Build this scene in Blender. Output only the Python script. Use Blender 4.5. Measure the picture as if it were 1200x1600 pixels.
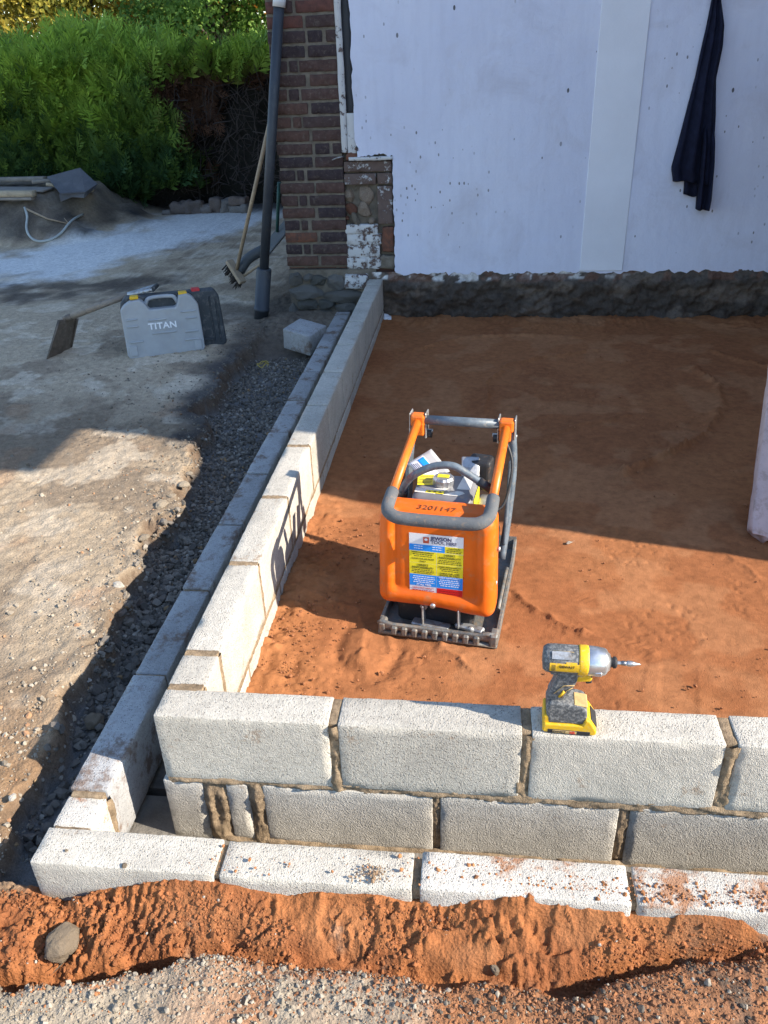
import bpy, bmesh, math, random
import numpy as np
from mathutils import Vector, Matrix, noise as mnoise

for o in list(bpy.data.objects):
    bpy.data.objects.remove(o)
scene = bpy.context.scene
COL = scene.collection
rad = math.radians

# ------------------------------------------------------------------ camera
FPX = 1275.2                                    # focal length in pixels of the 1200x1600 photograph
CAM = np.array([0.776, -1.4459, 1.4123])
MR = np.array([[0.99399539, 0.104463, -0.03256766],
               [0.0229048, -0.4896787, -0.87160205],
               [-0.10699785, 0.86562246, -0.48913107]])
cam_d = bpy.data.cameras.new('camera')
cam = bpy.data.objects.new('camera', cam_d)
COL.objects.link(cam)
cam_d.sensor_fit = 'VERTICAL'
cam_d.sensor_height = 36.0
cam_d.lens = FPX / 1600 * 36.0
cam_d.clip_start = 0.02
cam_d.clip_end = 600
mw = Matrix.Identity(4)
for r_ in range(3):
    mw[r_][0] = MR[0][r_]
    mw[r_][1] = -MR[1][r_]
    mw[r_][2] = -MR[2][r_]
    mw[r_][3] = CAM[r_]
cam.matrix_world = mw
scene.camera = cam

# ------------------------------------------------------------------ sky, sun, exposure
SUN_AZ, SUN_EL = 14.0, 31.5                     # sun stands to the right (+X) and a little in front (-Y)
to_sun = Vector((math.cos(rad(SUN_EL)) * math.cos(rad(SUN_AZ)),
                 -math.cos(rad(SUN_EL)) * math.sin(rad(SUN_AZ)), math.sin(rad(SUN_EL))))
world = bpy.data.worlds.new('World')
scene.world = world
world.use_nodes = True
wn = world.node_tree.nodes
bg = wn['Background']
sky = wn.new('ShaderNodeTexSky')
sky.sky_type = 'NISHITA'
sky.sun_disc = False
sky.sun_elevation = rad(SUN_EL)
sky.sun_rotation = math.atan2(to_sun.x, to_sun.y)
sky.air_density = 1.0
sky.dust_density = 0.25
sky.ozone_density = 2.2
bg.inputs[1].default_value = 0.15
world.node_tree.links.new(sky.outputs[0], bg.inputs[0])
sl = bpy.data.lights.new('sun', 'SUN')
sl.energy = 4.5
sl.angle = rad(0.53)
sl.color = (1.0, 0.91, 0.78)
sun = bpy.data.objects.new('sun', sl)
COL.objects.link(sun)
sun.location = (6, -2, 6)
sun.rotation_euler = to_sun.to_track_quat('Z', 'Y').to_euler()
scene.view_settings.view_transform = 'Standard'
scene.view_settings.look = 'None'
scene.view_settings.gamma = 1
scene.view_settings.use_curve_mapping = False
scene.view_settings.exposure = 1.22
scene.render.engine = 'CYCLES'


# ------------------------------------------------------------------ helpers
def at(u, v, ax, val):
    """point where the photo pixel (u, v) meets the plane axis=val (the wall or ground the thing touches)"""
    d = MR.T @ np.array([(u - 600) / FPX, (v - 800) / FPX, 1.0])
    return CAM + (val - CAM[ax]) / d[ax] * d


def _hash(ix, iy, iz, s):
    h = (ix.astype(np.int64) * 374761393 + iy.astype(np.int64) * 668265263 +
         iz.astype(np.int64) * 2147483647 + s * 1274126177) & 0xffffffff
    h = ((h ^ (h >> 13)) * 1274126177) & 0xffffffff
    h = h ^ (h >> 16)
    return (h & 0xffff) / 65535.0


def vnoise(x, y, z=None, s=0):
    x = np.asarray(x, float)
    y = np.asarray(y, float)
    z = np.zeros_like(x) if z is None else np.asarray(z, float)
    fx, fy, fz = np.floor(x), np.floor(y), np.floor(z)
    tx, ty, tz = x - fx, y - fy, z - fz
    tx, ty, tz = [t * t * t * (t * (t * 6 - 15) + 10) for t in (tx, ty, tz)]
    out = 0
    for dx in (0, 1):
        for dy in (0, 1):
            for dz in (0, 1):
                w = (tx if dx else 1 - tx) * (ty if dy else 1 - ty) * (tz if dz else 1 - tz)
                out = out + w * _hash(fx + dx, fy + dy, fz + dz, s)
    return out * 2 - 1


def fbm(x, y, z=None, s=0, o=4, g=0.5):
    a, t, f = 1.0, 0, 1.0
    for i in range(o):
        t = t + a * vnoise(np.asarray(x) * f, np.asarray(y) * f, None if z is None else np.asarray(z) * f, s + i * 17)
        a *= g
        f *= 2.03
    return t


def cell2(x, y, s=0):
    """cellular noise: distance to the nearest and second nearest feature point"""
    x = np.asarray(x, float)
    y = np.asarray(y, float)
    fx, fy = np.floor(x), np.floor(y)
    d1 = np.full(x.shape, 9.0)
    d2 = np.full(x.shape, 9.0)
    z0 = np.zeros_like(fx)
    for dx in (-1, 0, 1):
        for dy in (-1, 0, 1):
            px = fx + dx + _hash(fx + dx, fy + dy, z0, s)
            py = fy + dy + _hash(fx + dx, fy + dy, z0, s + 5)
            d = np.hypot(px - x, py - y)
            m = d < d1
            d2 = np.where(m, d1, np.minimum(d2, d))
            d1 = np.where(m, d, d1)
    return d1, d2


def sstep(a, b, x):
    t = np.clip((x - a) / (b - a), 0, 1)
    return t * t * (3 - 2 * t)


def seg_dist(x, y, pts):
    """distance to a polyline, the side (sign) and the running position 0..n"""
    best = np.full(np.shape(x), 1e9)
    side = np.zeros(np.shape(x))
    run = np.zeros(np.shape(x))
    for i in range(len(pts) - 1):
        ax, ay = pts[i][:2]
        bx, by = pts[i + 1][:2]
        vx, vy = bx - ax, by - ay
        t = np.clip(((x - ax) * vx + (y - ay) * vy) / (vx * vx + vy * vy), 0, 1)
        d = np.hypot(x - ax - t * vx, y - ay - t * vy)
        m = d < best
        best = np.where(m, d, best)
        side = np.where(m, np.sign(vx * (y - ay) - vy * (x - ax)), side)
        run = np.where(m, i + t, run)
    return best, side, run


def mesh_np(name, V, F, smooth=False, cols=None):
    """mesh from numpy verts and equal-sized faces"""
    V = np.asarray(V, np.float32)
    F = np.asarray(F, np.int32)
    me = bpy.data.meshes.new(name)
    me.vertices.add(len(V))
    me.vertices.foreach_set('co', V.ravel())
    k = F.shape[1]
    me.loops.add(F.size)
    me.loops.foreach_set('vertex_index', F.ravel())
    me.polygons.add(len(F))
    me.polygons.foreach_set('loop_start', np.arange(0, F.size, k, dtype=np.int32))
    me.polygons.foreach_set('use_smooth', np.full(len(F), smooth, dtype=bool))
    me.update(calc_edges=True)
    if cols is not None:
        a = me.color_attributes.new('Col', 'FLOAT_COLOR', 'POINT')
        c = np.ones((len(V), 4), np.float32)
        c[:, :3] = cols
        a.data.foreach_set('color', c.ravel())
    me.validate()
    return me


def grid_mesh(name, xs, ys, Z, cols=None, P=None):
    ny, nx = Z.shape
    if P is None:
        X, Y = np.meshgrid(xs, ys)
        V = np.stack([X.ravel(), Y.ravel(), Z.ravel()], 1)
    else:
        V = P.reshape(-1, 3)
    i = np.arange(ny - 1)[:, None] * nx + np.arange(nx - 1)[None, :]
    F = np.stack([i, i + 1, i + nx + 1, i + nx], -1).reshape(-1, 4)
    return mesh_np(name, V, F, True, None if cols is None else cols.reshape(-1, 3))


def link(name, me, mat=None, parent=None, loc=None, rot=None):
    o = bpy.data.objects.new(name, me)
    COL.objects.link(o)
    if mat is not None and me is not None and not me.materials:
        me.materials.append(mat)
    if parent is not None:
        o.parent = parent
    if loc is not None:
        o.location = loc
    if rot is not None:
        o.rotation_euler = rot
    return o


def tag(o, label, cat, group=None):
    o['label'] = label
    o['category'] = cat
    if group:
        o['group'] = group
    return o


def thing(name, label, cat, loc=(0, 0, 0), rot=(0, 0, 0), group=None):
    o = bpy.data.objects.new(name, None)
    COL.objects.link(o)
    o.empty_display_size = 0.1
    o.location = loc
    o.rotation_euler = rot
    return tag(o, label, cat, group)


def structure(o):
    o['kind'] = 'structure'
    return o


def stuff(o):
    o['kind'] = 'stuff'
    return o


class MB:
    """collects shapes into ONE mesh"""

    def __init__(self):
        self.v, self.f, self.s = [], [], []

    def add(self, V, F, smooth=False, M=None):
        b = len(self.v)
        for p in V:
            p = Vector(p)
            self.v.append(M @ p if M is not None else p)
        for q in F:
            self.f.append([b + i for i in q])
            self.s.append(smooth)
        return self

    def bm(self, bmx, smooth=False, M=None):
        bmx.verts.index_update()
        self.add([v.co.copy() for v in bmx.verts], [[v.index for v in f.verts] for f in bmx.faces], smooth, M)
        bmx.free()
        return self

    def box(self, c, s, bev=0.0, rot=None, seg=1, taper=None, smooth=False):
        b = bmesh.new()
        bmesh.ops.create_cube(b, size=1)
        for v in b.verts:
            if taper and v.co.z > 0:
                v.co.x *= taper[0]
                v.co.y *= taper[1]
            v.co = Vector((v.co.x * s[0], v.co.y * s[1], v.co.z * s[2]))
        if bev > 0:
            bmesh.ops.bevel(b, geom=list(b.edges), offset=bev, segments=seg, profile=0.5, affect='EDGES')
        M = Matrix.Translation(Vector(c))
        if rot is not None:
            M = M @ (rot if isinstance(rot, Matrix) else Matrix.Rotation(rot, 4, 'Z'))
        return self.bm(b, smooth, M)

    def tube(self, pts, r, n=10, cap=True, smooth=True, sub=0):
        pts = [Vector(p) for p in pts]
        if sub:
            q = []
            for i in range(len(pts) - 1):
                p0 = pts[max(i - 1, 0)]
                p1, p2 = pts[i], pts[i + 1]
                p3 = pts[min(i + 2, len(pts) - 1)]
                for k in range(sub):
                    t = k / sub
                    q.append(0.5 * ((2 * p1) + (-p0 + p2) * t + (2 * p0 - 5 * p1 + 4 * p2 - p3) * t * t +
                                    (-p0 + 3 * p1 - 3 * p2 + p3) * t ** 3))
            q.append(pts[-1])
            pts = q
        m = len(pts)
        rs = r if isinstance(r, (list, tuple)) else [r] * m
        if len(rs) != m:
            rs = list(np.interp(np.linspace(0, 1, m), np.linspace(0, 1, len(rs)), rs))
        V, F = [], []
        up = None
        for i, p in enumerate(pts):
            d = (pts[min(i + 1, m - 1)] - pts[max(i - 1, 0)]).normalized()
            if up is None:
                up = Vector((0, 0, 1)) if abs(d.z) < 0.9 else Vector((1, 0, 0))
            a = (up - d * up.dot(d)).normalized()
            up = a
            b = d.cross(a)
            for k in range(n):
                t = 2 * math.pi * k / n
                V.append(p + (a * math.cos(t) + b * math.sin(t)) * rs[i])
        for i in range(m - 1):
            for k in range(n):
                F.append([i * n + k, i * n + (k + 1) % n, (i + 1) * n + (k + 1) % n, (i + 1) * n + k])
        self.add(V, F, smooth)
        if cap:
            b = len(self.v) - len(V)
            self.f.append([b + k for k in range(n)][::-1])
            self.s.append(False)
            self.f.append([b + (m - 1) * n + k for k in range(n)])
            self.s.append(False)
        return self

    def prism(self, poly, y0, y1, bev=0.0, seg=2, M=None, smooth=False):
        """polygon in XZ extruded along Y"""
        b = bmesh.new()
        f = b.faces.new([b.verts.new((p[0], y0, p[1])) for p in poly])
        r = bmesh.ops.extrude_face_region(b, geom=[f])
        for v in r['geom']:
            if isinstance(v, bmesh.types.BMVert):
                v.co.y = y1
        bmesh.ops.recalc_face_normals(b, faces=list(b.faces))
        if bev > 0:
            bmesh.ops.bevel(b, geom=list(b.edges), offset=bev, segments=seg, profile=0.5, affect='EDGES', clamp_overlap=True)
        return self.bm(b, smooth, M)

    def lathe(self, prof, n=24, axis='Z', c=(0, 0, 0), smooth=True):
        V, F = [], []
        for (r, h) in prof:
            for k in range(n):
                t = 2 * math.pi * k / n
                q = (r * math.cos(t), r * math.sin(t), h)
                if axis == 'X':
                    q = (h, q[0], q[1])
                elif axis == 'Y':
                    q = (q[0], h, q[1])
                V.append(Vector(q) + Vector(c))
        m = len(prof)
        for i in range(m - 1):
            for k in range(n):
                F.append([i * n + k, i * n + (k + 1) % n, (i + 1) * n + (k + 1) % n, (i + 1) * n + k])
        F.append([k for k in range(n)][::-1])
        F.append([(m - 1) * n + k for k in range(n)])
        return self.add(V, F, smooth)

    def mesh(self, name):
        me = bpy.data.meshes.new(name)
        me.from_pydata([tuple(v) for v in self.v], [], self.f)
        me.polygons.foreach_set('use_smooth', self.s)
        b = bmesh.new()
        b.from_mesh(me)
        bmesh.ops.recalc_face_normals(b, faces=list(b.faces))
        b.to_mesh(me)
        b.free()
        me.update()
        return me

    def build(self, name, mat, parent=None, loc=None, rot=None):
        return link(name, self.mesh(name), mat, parent, loc, rot)


def rbox(size, res, r, amp=0.0, freq=40.0, seed=0, chip=0.0, fn=None):
    """box with rounded, slightly uneven edges and faces: lattice on its surface, pushed by noise"""
    sx, sy, sz = size
    n = [max(2, int(round(s / res))) for s in size]

    def lin(s, k):
        t = np.linspace(-s / 2, s / 2, k + 1)
        if k >= 4:
            t[1] = -s / 2 + min(r, s / k)
            t[-2] = s / 2 - min(r, s / k)
        return t
    L = [lin(size[i], n[i]) for i in range(3)]
    idx = {}
    V = []
    F = []

    def vid(i, j, k):
        q = (i, j, k)
        if q not in idx:
            idx[q] = len(V)
            V.append((L[0][i], L[1][j], L[2][k]))
        return idx[q]
    for a in range(3):
        b, c = (a + 1) % 3, (a + 2) % 3
        for e in (0, n[a]):
            for i in range(n[b]):
                for j in range(n[c]):
                    q = []
                    for (di, dj) in ((0, 0), (1, 0), (1, 1), (0, 1)):
                        t = [0, 0, 0]
                        t[a] = e
                        t[b] = i + di
                        t[c] = j + dj
                        q.append(vid(*t))
                    F.append(q if e else q[::-1])
    V = np.array(V)
    h = np.array(size) / 2 - r
    c = np.clip(V, -h, h)
    d = V - c
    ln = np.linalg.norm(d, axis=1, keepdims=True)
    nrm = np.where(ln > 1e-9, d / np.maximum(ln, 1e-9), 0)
    V = c + nrm * np.minimum(ln, r)
    if amp:
        k = fbm(V[:, 0] * freq + seed * 7.1, V[:, 1] * freq, V[:, 2] * freq, seed, 3)
        V = V + nrm * (k * amp)[:, None]
    if chip:
        edge = (np.abs(d) > r * 0.3).sum(1) >= 2
        k = np.clip(vnoise(V[:, 0] * 22 + seed, V[:, 1] * 22, V[:, 2] * 22, seed + 3) - 0.1, 0, 1)
        V = V - nrm * (k * chip * edge)[:, None]
    if fn:
        V = fn(V)
    me = mesh_np('rounded_box', V, np.array(F), True)
    return me


def text_mesh(s, size, extrude=0.0003, align='CENTER', bold=0.0, space=1.0):
    cu = bpy.data.curves.new('text', 'FONT')
    cu.body = s
    cu.size = size
    cu.extrude = extrude
    cu.align_x = align
    cu.align_y = 'CENTER'
    cu.offset = bold
    cu.space_character = space
    cu.resolution_u = 3
    o = bpy.data.objects.new('text', cu)
    COL.objects.link(o)
    me = bpy.data.meshes.new_from_object(o)
    bpy.data.objects.remove(o)
    bpy.data.curves.remove(cu)
    return me


# ------------------------------------------------------------------ materials
class NT:
    def __init__(self, name):
        self.m = bpy.data.materials.new(name)
        self.m.use_nodes = True
        self.t = self.m.node_tree
        self.b = self.t.nodes['Principled BSDF']

    def n(self, ty, **kw):
        x = self.t.nodes.new(ty)
        for k, v in kw.items():
            if k in x.inputs.keys():
                x.inputs[k].default_value = v
            else:
                setattr(x, k, v)
        return x

    def l(self, a, b):
        self.t.links.new(a, b)

    def coord(self, rnd=True):
        tc = self.n('ShaderNodeTexCoord')
        if not rnd:
            return tc.outputs['Object']
        oi = self.n('ShaderNodeObjectInfo')
        mu = self.n('ShaderNodeVectorMath', operation='MULTIPLY_ADD')
        self.l(oi.outputs['Random'], mu.inputs[0])
        mu.inputs[1].default_value = (37.0, 53.0, 71.0)
        self.l(tc.outputs['Object'], mu.inputs[2])
        return mu.outputs[0]

    def noise(self, vec, scale, detail=4, rough=0.55, dist=0.0):
        x = self.n('ShaderNodeTexNoise')
        x.inputs['Scale'].default_value = scale
        x.inputs['Detail'].default_value = detail
        x.inputs['Roughness'].default_value = rough
        x.inputs['Distortion'].default_value = dist
        self.l(vec, x.inputs['Vector'])
        return x.outputs['Fac']

    def voro(self, vec, scale, feature='F1', rand=1.0):
        x = self.n('ShaderNodeTexVoronoi', feature=feature)
        x.inputs['Scale'].default_value = scale
        x.inputs['Randomness'].default_value = rand
        self.l(vec, x.inputs['Vector'])
        return x

    def ramp(self, fac, stops):
        x = self.n('ShaderNodeValToRGB')
        e = x.color_ramp.elements
        while len(e) < len(stops):
            e.new(0.5)
        for i, (p, c) in enumerate(stops):
            e[i].position = p
            e[i].color = (c[0], c[1], c[2], 1) if hasattr(c, '__len__') else (c, c, c, 1)
        self.l(fac, x.inputs[0])
        return x.outputs[0]

    def mix(self, fac, a, b, mode='MIX'):
        x = self.n('ShaderNodeMix', data_type='RGBA', blend_type=mode)
        for sock, v in ((x.inputs[0], fac), (x.inputs[6], a), (x.inputs[7], b)):
            if hasattr(v, 'is_linked') or hasattr(v, 'node'):
                self.l(v, sock)
            elif hasattr(v, '__len__'):
                sock.default_value = (v[0], v[1], v[2], 1)
            else:
                sock.default_value = v
        return x.outputs[2]

    def math(self, op, a, b=0.0):
        x = self.n('ShaderNodeMath', operation=op)
        for sock, v in ((x.inputs[0], a), (x.inputs[1], b)):
            if hasattr(v, 'node'):
                self.l(v, sock)
            else:
                sock.default_value = v
        return x.outputs[0]

    def bump(self, h, dist, strength=1.0, nrm=None):
        x = self.n('ShaderNodeBump')
        x.inputs['Strength'].default_value = strength
        x.inputs['Distance'].default_value = dist
        self.l(h, x.inputs['Height'])
        if nrm is not None:
            self.l(nrm, x.inputs['Normal'])
        return x.outputs[0]

    def done(self, col=None, rough=0.8, nrm=None, metal=0.0, spec=None):
        for sock, v in (('Base Color', col), ('Roughness', rough), ('Metallic', metal)):
            if v is None:
                continue
            if hasattr(v, 'node'):
                self.l(v, self.b.inputs[sock])
            elif hasattr(v, '__len__'):
                self.b.inputs[sock].default_value = (v[0], v[1], v[2], 1)
            else:
                self.b.inputs[sock].default_value = v
        if nrm is not None:
            self.l(nrm, self.b.inputs['Normal'])
        if spec is not None:
            self.b.inputs['Specular IOR Level'].default_value = spec
        return self.m


def plain(name, c, rough=0.6, metal=0.0, var=0.25, vscale=14, bump=0.0006, bscale=160, dirt=None, dirt_amt=0.3, spec=None):
    """a colour with wear: darker/lighter blotches, a little dust and fine relief"""
    k = NT(name)
    co = k.coord()
    n1 = k.noise(co, vscale, 5, 0.6)
    dk = tuple(x * (1 - var) for x in c)
    lt = tuple(min(1, x * (1 + var * 0.7)) for x in c)
    col = k.mix(k.ramp(n1, [(0.3, 0), (0.7, 1)]), dk, lt)
    if dirt:
        n2 = k.noise(co, vscale * 2.3, 6, 0.7)
        lo = 0.62 - dirt_amt * 0.4
        col = k.mix(k.math('MULTIPLY', k.ramp(n2, [(lo, 0), (lo + 0.2, 1)]), 0.75), col, dirt)
    n3 = k.noise(co, bscale, 3, 0.6)
    rr = k.math('ADD', k.math('MULTIPLY', n1, 0.25), rough - 0.12)
    return k.done(col, rr, k.bump(n3, bump) if bump else None, metal, spec)


def soil_mat(name, grain=380, bump=0.004, spec=0.15, fine=0.3):
    """ground whose colour comes from its Col attribute, with grains and fine relief on top"""
    k = NT(name)
    at_ = k.n('ShaderNodeAttribute', attribute_name='Col')
    co = k.coord(False)
    n1 = k.noise(co, 28, 6, 0.65)
    n2 = k.noise(co, grain, 3, 0.7)
    v = k.voro(co, grain * 0.45)
    col = k.mix(1.0, at_.outputs['Color'], k.ramp(n1, [(0.25, 0.72), (0.75, 1.25)]), 'MULTIPLY')
    col = k.mix(1.0, col, k.ramp(n2, [(0.25, 1 - fine), (0.75, 1 + fine)]), 'MULTIPLY')
    h = k.math('ADD', k.math('MULTIPLY', n1, 1.2), k.math('ADD', k.math('MULTIPLY', n2, 0.35), k.math('MULTIPLY', v.outputs['Distance'], 0.35)))
    return k.done(col, 0.95, k.bump(h, bump), 0, spec)


def stone_mat(name, a, b, c, bump=0.002, rough=0.85, attr=False):
    k = NT(name)
    co = k.coord()
    if attr:
        base = k.n('ShaderNodeAttribute', attribute_name='Col').outputs['Color']
    else:
        oi = k.n('ShaderNodeObjectInfo')
        base = k.ramp(oi.outputs['Random'], [(0.0, a), (0.5, b), (1.0, c)])
    n1 = k.noise(co, 60, 6, 0.7)
    col = k.mix(1.0, base, k.ramp(n1, [(0.25, 0.7), (0.75, 1.3)]), 'MULTIPLY')
    return k.done(col, rough, k.bump(n1, bump), 0, 0.3)


def block_mat(name, base, stain, stain_amt):
    k = NT(name)
    co = k.coord()
    big = k.noise(co, 6, 4, 0.6)
    col = k.mix(k.ramp(big, [(0.3, 0), (0.72, 1)]), tuple(x * 0.84 for x in base), tuple(min(1, x * 1.1) for x in base))
    v = k.voro(co, 330)
    v2 = k.voro(co, 150)
    grains = k.noise(co, 520, 2, 0.6)
    pv = k.voro(co, 165)
    pk = k.math('MULTIPLY', k.ramp(pv.outputs['Distance'], [(0.20, 1.0), (0.36, 0.0)]), k.ramp(pv.outputs['Color'], [(0.42, 0.0), (0.62, 1.0)]))
    pit = k.math('SUBTRACT', 1.0, pk)
    col = k.mix(1.0, col, k.ramp(grains, [(0.3, 0.86), (0.7, 1.12)]), 'MULTIPLY')
    spk = k.ramp(k.voro(co, 120).outputs['Color'], [(0.0, 0.78), (0.5, 1.02), (1.0, 1.12)])
    col = k.mix(0.7, col, spk, 'MULTIPLY')
    col = k.mix(k.math('MULTIPLY', k.math('SUBTRACT', 1.0, pit), 0.75), col, tuple(x * 0.42 for x in base))
    oi = k.n('ShaderNodeObjectInfo')
    col = k.mix(1.0, col, k.ramp(oi.outputs['Random'], [(0.0, 0.88), (0.5, 1.0), (1.0, 1.08)]), 'MULTIPLY')
    dampm = k.noise(co, 4.5, 5, 0.65, 0.4)
    col = k.mix(k.math('MULTIPLY', k.ramp(dampm, [(0.50, 0), (0.66, 1)]), 0.30), col, tuple(x * 0.62 for x in base))
    st = k.math('ADD', k.noise(co, 9, 7, 0.72), k.math('MULTIPLY', k.noise(co, 70, 3, 0.7), 0.22))
    lo = 0.80 - stain_amt
    col = k.mix(k.math('MULTIPLY', k.ramp(st, [(lo, 0), (lo + 0.10, 1)]), 0.85), col, stain)
    h = k.math('ADD', k.math('MULTIPLY', pit, 0.9), k.math('ADD', k.math('MULTIPLY', v.outputs['Distance'], 0.8), k.math('MULTIPLY', v2.outputs['Distance'], 0.5)))
    return k.done(col, 0.93, k.bump(h, 0.0016), 0, 0.2)


MAT = {}
MAT['block'] = block_mat('concrete_block', (0.47, 0.435, 0.375), (0.25, 0.17, 0.11), 0.07)
MAT['block_out'] = block_mat('concrete_block_soiled', (0.52, 0.485, 0.43), (0.30, 0.13, 0.055), 0.16)
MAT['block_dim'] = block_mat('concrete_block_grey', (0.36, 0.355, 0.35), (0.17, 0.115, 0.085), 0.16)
MAT['mortar'] = plain('mortar', (0.29, 0.212, 0.135), 0.95, var=0.45, vscale=45, bump=0.0035, bscale=330, dirt=(0.14, 0.10, 0.065), dirt_amt=0.3, spec=0.12)
MAT['mortar_old'] = plain('old_lime_mortar', (0.17, 0.145, 0.115), 0.95, var=0.35, vscale=20, bump=0.004, bscale=120, spec=0.1)
MAT['sand'] = soil_mat('red_sand', 520, 0.0022, 0.1, 0.18)
MAT['soil'] = soil_mat('red_soil', 300, 0.006, 0.1, 0.28)
MAT['drive'] = soil_mat('compacted_hardcore', 240, 0.006, 0.12, 0.34)
MAT['gravel'] = stone_mat('gravel_stone', (0.08, 0.07, 0.06), (0.145, 0.125, 0.105), (0.23, 0.20, 0.165))
MAT['gravel_attr'] = stone_mat('gravel_stones', 0, 0, 0, attr=True)
MAT['clod'] = stone_mat('soil_clods', 0, 0, 0, attr=True, bump=0.004, rough=0.95)

# ================================================================== GROUND
SAND_Z = -0.30
gm = MB()
gm.add([(-150, -150, -0.62), (150, -150, -0.62), (150, 150, -0.62), (-150, 150, -0.62)], [[0, 1, 2, 3]])
MAT['earth'] = plain('earth', (0.13, 0.11, 0.085), 0.95, var=0.4, vscale=0.6, bump=0.02, bscale=4, spec=0.1)
structure(gm.build('ground', MAT['earth']))


def lerp3(c, col, m):
    return c * (1 - m[..., None]) + np.array(col) * m[..., None]


# ---- sand bed inside the block walls
def sand_bed():
    xs = np.concatenate([np.arange(0.1, 1.95, 0.0065), np.arange(1.95, 3.62, 0.016)])
    ys = np.concatenate([np.arange(0.095, 1.75, 0.0065), np.arange(1.75, 4.5, 0.012)])
    X, Y = np.meshgrid(xs, ys)
    Z = SAND_Z + 0.007 * fbm(X * 1.3, Y * 1.3, s=3, o=3)
    wx = X + 0.05 * vnoise(X * 4, Y * 4, s=9)
    wy = Y + 0.05 * vnoise(X * 4, Y * 4, s=10)
    # loose sand left along the walls and in the near corner
    loose = np.maximum(sstep(0.42, 0.12, wx + 0.25 * np.maximum(0, Y - 1.1)), sstep(0.46, 0.16, wy) * sstep(0.8, 0.35, wx))
    loose = np.maximum(loose, 0.8 * sstep(4.1, 4.45, wy))
    loose = np.maximum(loose, 0.55 * sstep(0.34, 0.14, wy))
    d1, d2 = cell2(X * 26, Y * 26, 4)
    e1, e2 = cell2(X * 60, Y * 60, 5)
    lump = np.clip(0.55 - d1, 0, 1) * (vnoise(X * 9, Y * 9, s=31) > -0.05)
    Z += loose * (0.010 * fbm(X * 11, Y * 11, s=6, o=4, g=0.6) + 0.024 * lump + 0.010 * np.clip(0.5 - e1, 0, 1) * (vnoise(X * 21, Y * 21, s=32) > -0.2))
    Z += 0.028 * sstep(4.2, 4.47, wy) + 0.012 * sstep(0.25, 0.1, wx)
    # crumbs in patches over the compacted face
    patch = sstep(0.12, 0.4, fbm(X * 3.2, Y * 3.2, s=21, o=3))
    c1, _ = cell2(X * 75, Y * 75, 8)
    pick = vnoise(X * 40, Y * 40, s=12) > 0.22
    c3, _ = cell2(X * 125, Y * 125, 9)
    Z += 0.0065 * np.clip(0.42 - c3, 0, 1) * patch * pick
    Z -= 0.003 * sstep(0.48, 0.6, vnoise(X * 70, Y * 50, s=71)) * sstep(0.25, 0.6, fbm(X * 3.6 + 4, Y * 3.6, s=72, o=2))
    # edges left by the plate: low ridges with a broken crest
    ridges = [([(795, 922), (840, 960), (885, 985), (905, 990)], 0.012), ([(905, 990), (960, 1003), (1020, 1018)], 0.007),
              ([(965, 745), (1010, 725), (1070, 700)], 0.030), ([(1070, 700), (1110, 672), (1128, 635), (1120, 600), (1085, 575)], 0.018),
              ([(760, 640), (765, 600), (790, 572), (860, 558), (930, 548)], 0.014), ([(650, 548), (720, 530), (800, 525), (900, 528)], 0.015),
              ([(1060, 840), (1120, 860), (1180, 900)], 0.004), ([(655, 700), (700, 720), (735, 735)], 0.010),
              ([(840, 690), (900, 665), (980, 650)], 0.010), ([(1110, 550), (1150, 565), (1200, 575)], 0.018),
              ([(690, 1010), (715, 1030), (730, 1045)], 0.009), ([(470, 930), (560, 955), (575, 990), (560, 1030)], 0.008)]
    for pl, h in ridges:
        pts = [at(u, v, 2, SAND_Z) for u, v in pl]
        dd, sd, _ = seg_dist(X + 0.012 * vnoise(X * 18, Y * 18, s=40), Y + 0.012 * vnoise(X * 18, Y * 18, s=41), pts)
        br = 0.45 + 0.55 * sstep(-0.3, 0.5, vnoise(X * 30, Y * 30, s=42))
        Z += h * br * np.exp(-(dd / 0.016) ** 2) + h * 0.45 * sstep(0.07, 0.0, dd) * (sd > 0)
        Z += 0.7 * h * np.clip(0.5 - c1, 0, 1) * np.exp(-(dd / 0.05) ** 2) * (vnoise(X * 33, Y * 33, s=43) > 0)
    # boot prints: rows of tread bars
    for (u, v, ang, w, l, dep) in ((975, 975, 0.5, 0.07, 0.22, 0.0045), (985, 1045, -0.3, 0.05, 0.1, 0.005), 
                                   (905, 1062, 0.2, 0.06, 0.12, 0.004), (1060, 1085, -0.2, 0.06, 0.16, 0.005), (640, 1060, 0.3, 0.08, 0.2, 0.003)):
        p = at(u, v, 2, SAND_Z)
        lx = (X - p[0]) * math.cos(ang) + (Y - p[1]) * math.sin(ang)
        ly = -(X - p[0]) * math.sin(ang) + (Y - p[1]) * math.cos(ang)
        m = sstep(1.0, 0.8, np.abs(lx) / w) * sstep(1.0, 0.85, np.abs(ly) / l)
        Z += m * (-0.002 + 0.33 * dep * np.sin(ly * 2 * math.pi / 0.021 + 18 * lx ** 2 / w + 2.0 * vnoise(X * 22, Y * 22, s=52)) * sstep(-0.1, 0.6, vnoise(X * 17, Y * 17, s=51)))
    # a soft print by the wall
    p = at(575, 1010, 2, SAND_Z)
    dd = np.hypot((X - p[0]) / 0.1, (Y - p[1]) / 0.16)
    Z += 0.014 * np.exp(-dd ** 2) * sstep(-0.3, 0.3, vnoise(X * 15, Y * 15, s=61)) - 0.012 * np.exp(-((dd - 1) / 0.25) ** 2)
    c = np.zeros(X.shape + (3,)) + np.array((0.305, 0.122, 0.050))
    damp = sstep(-0.2, 0.5, fbm(X * 2.1, Y * 2.1, s=77, o=4))
    c = lerp3(c, (0.25, 0.093, 0.038), damp * 0.7)
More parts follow.
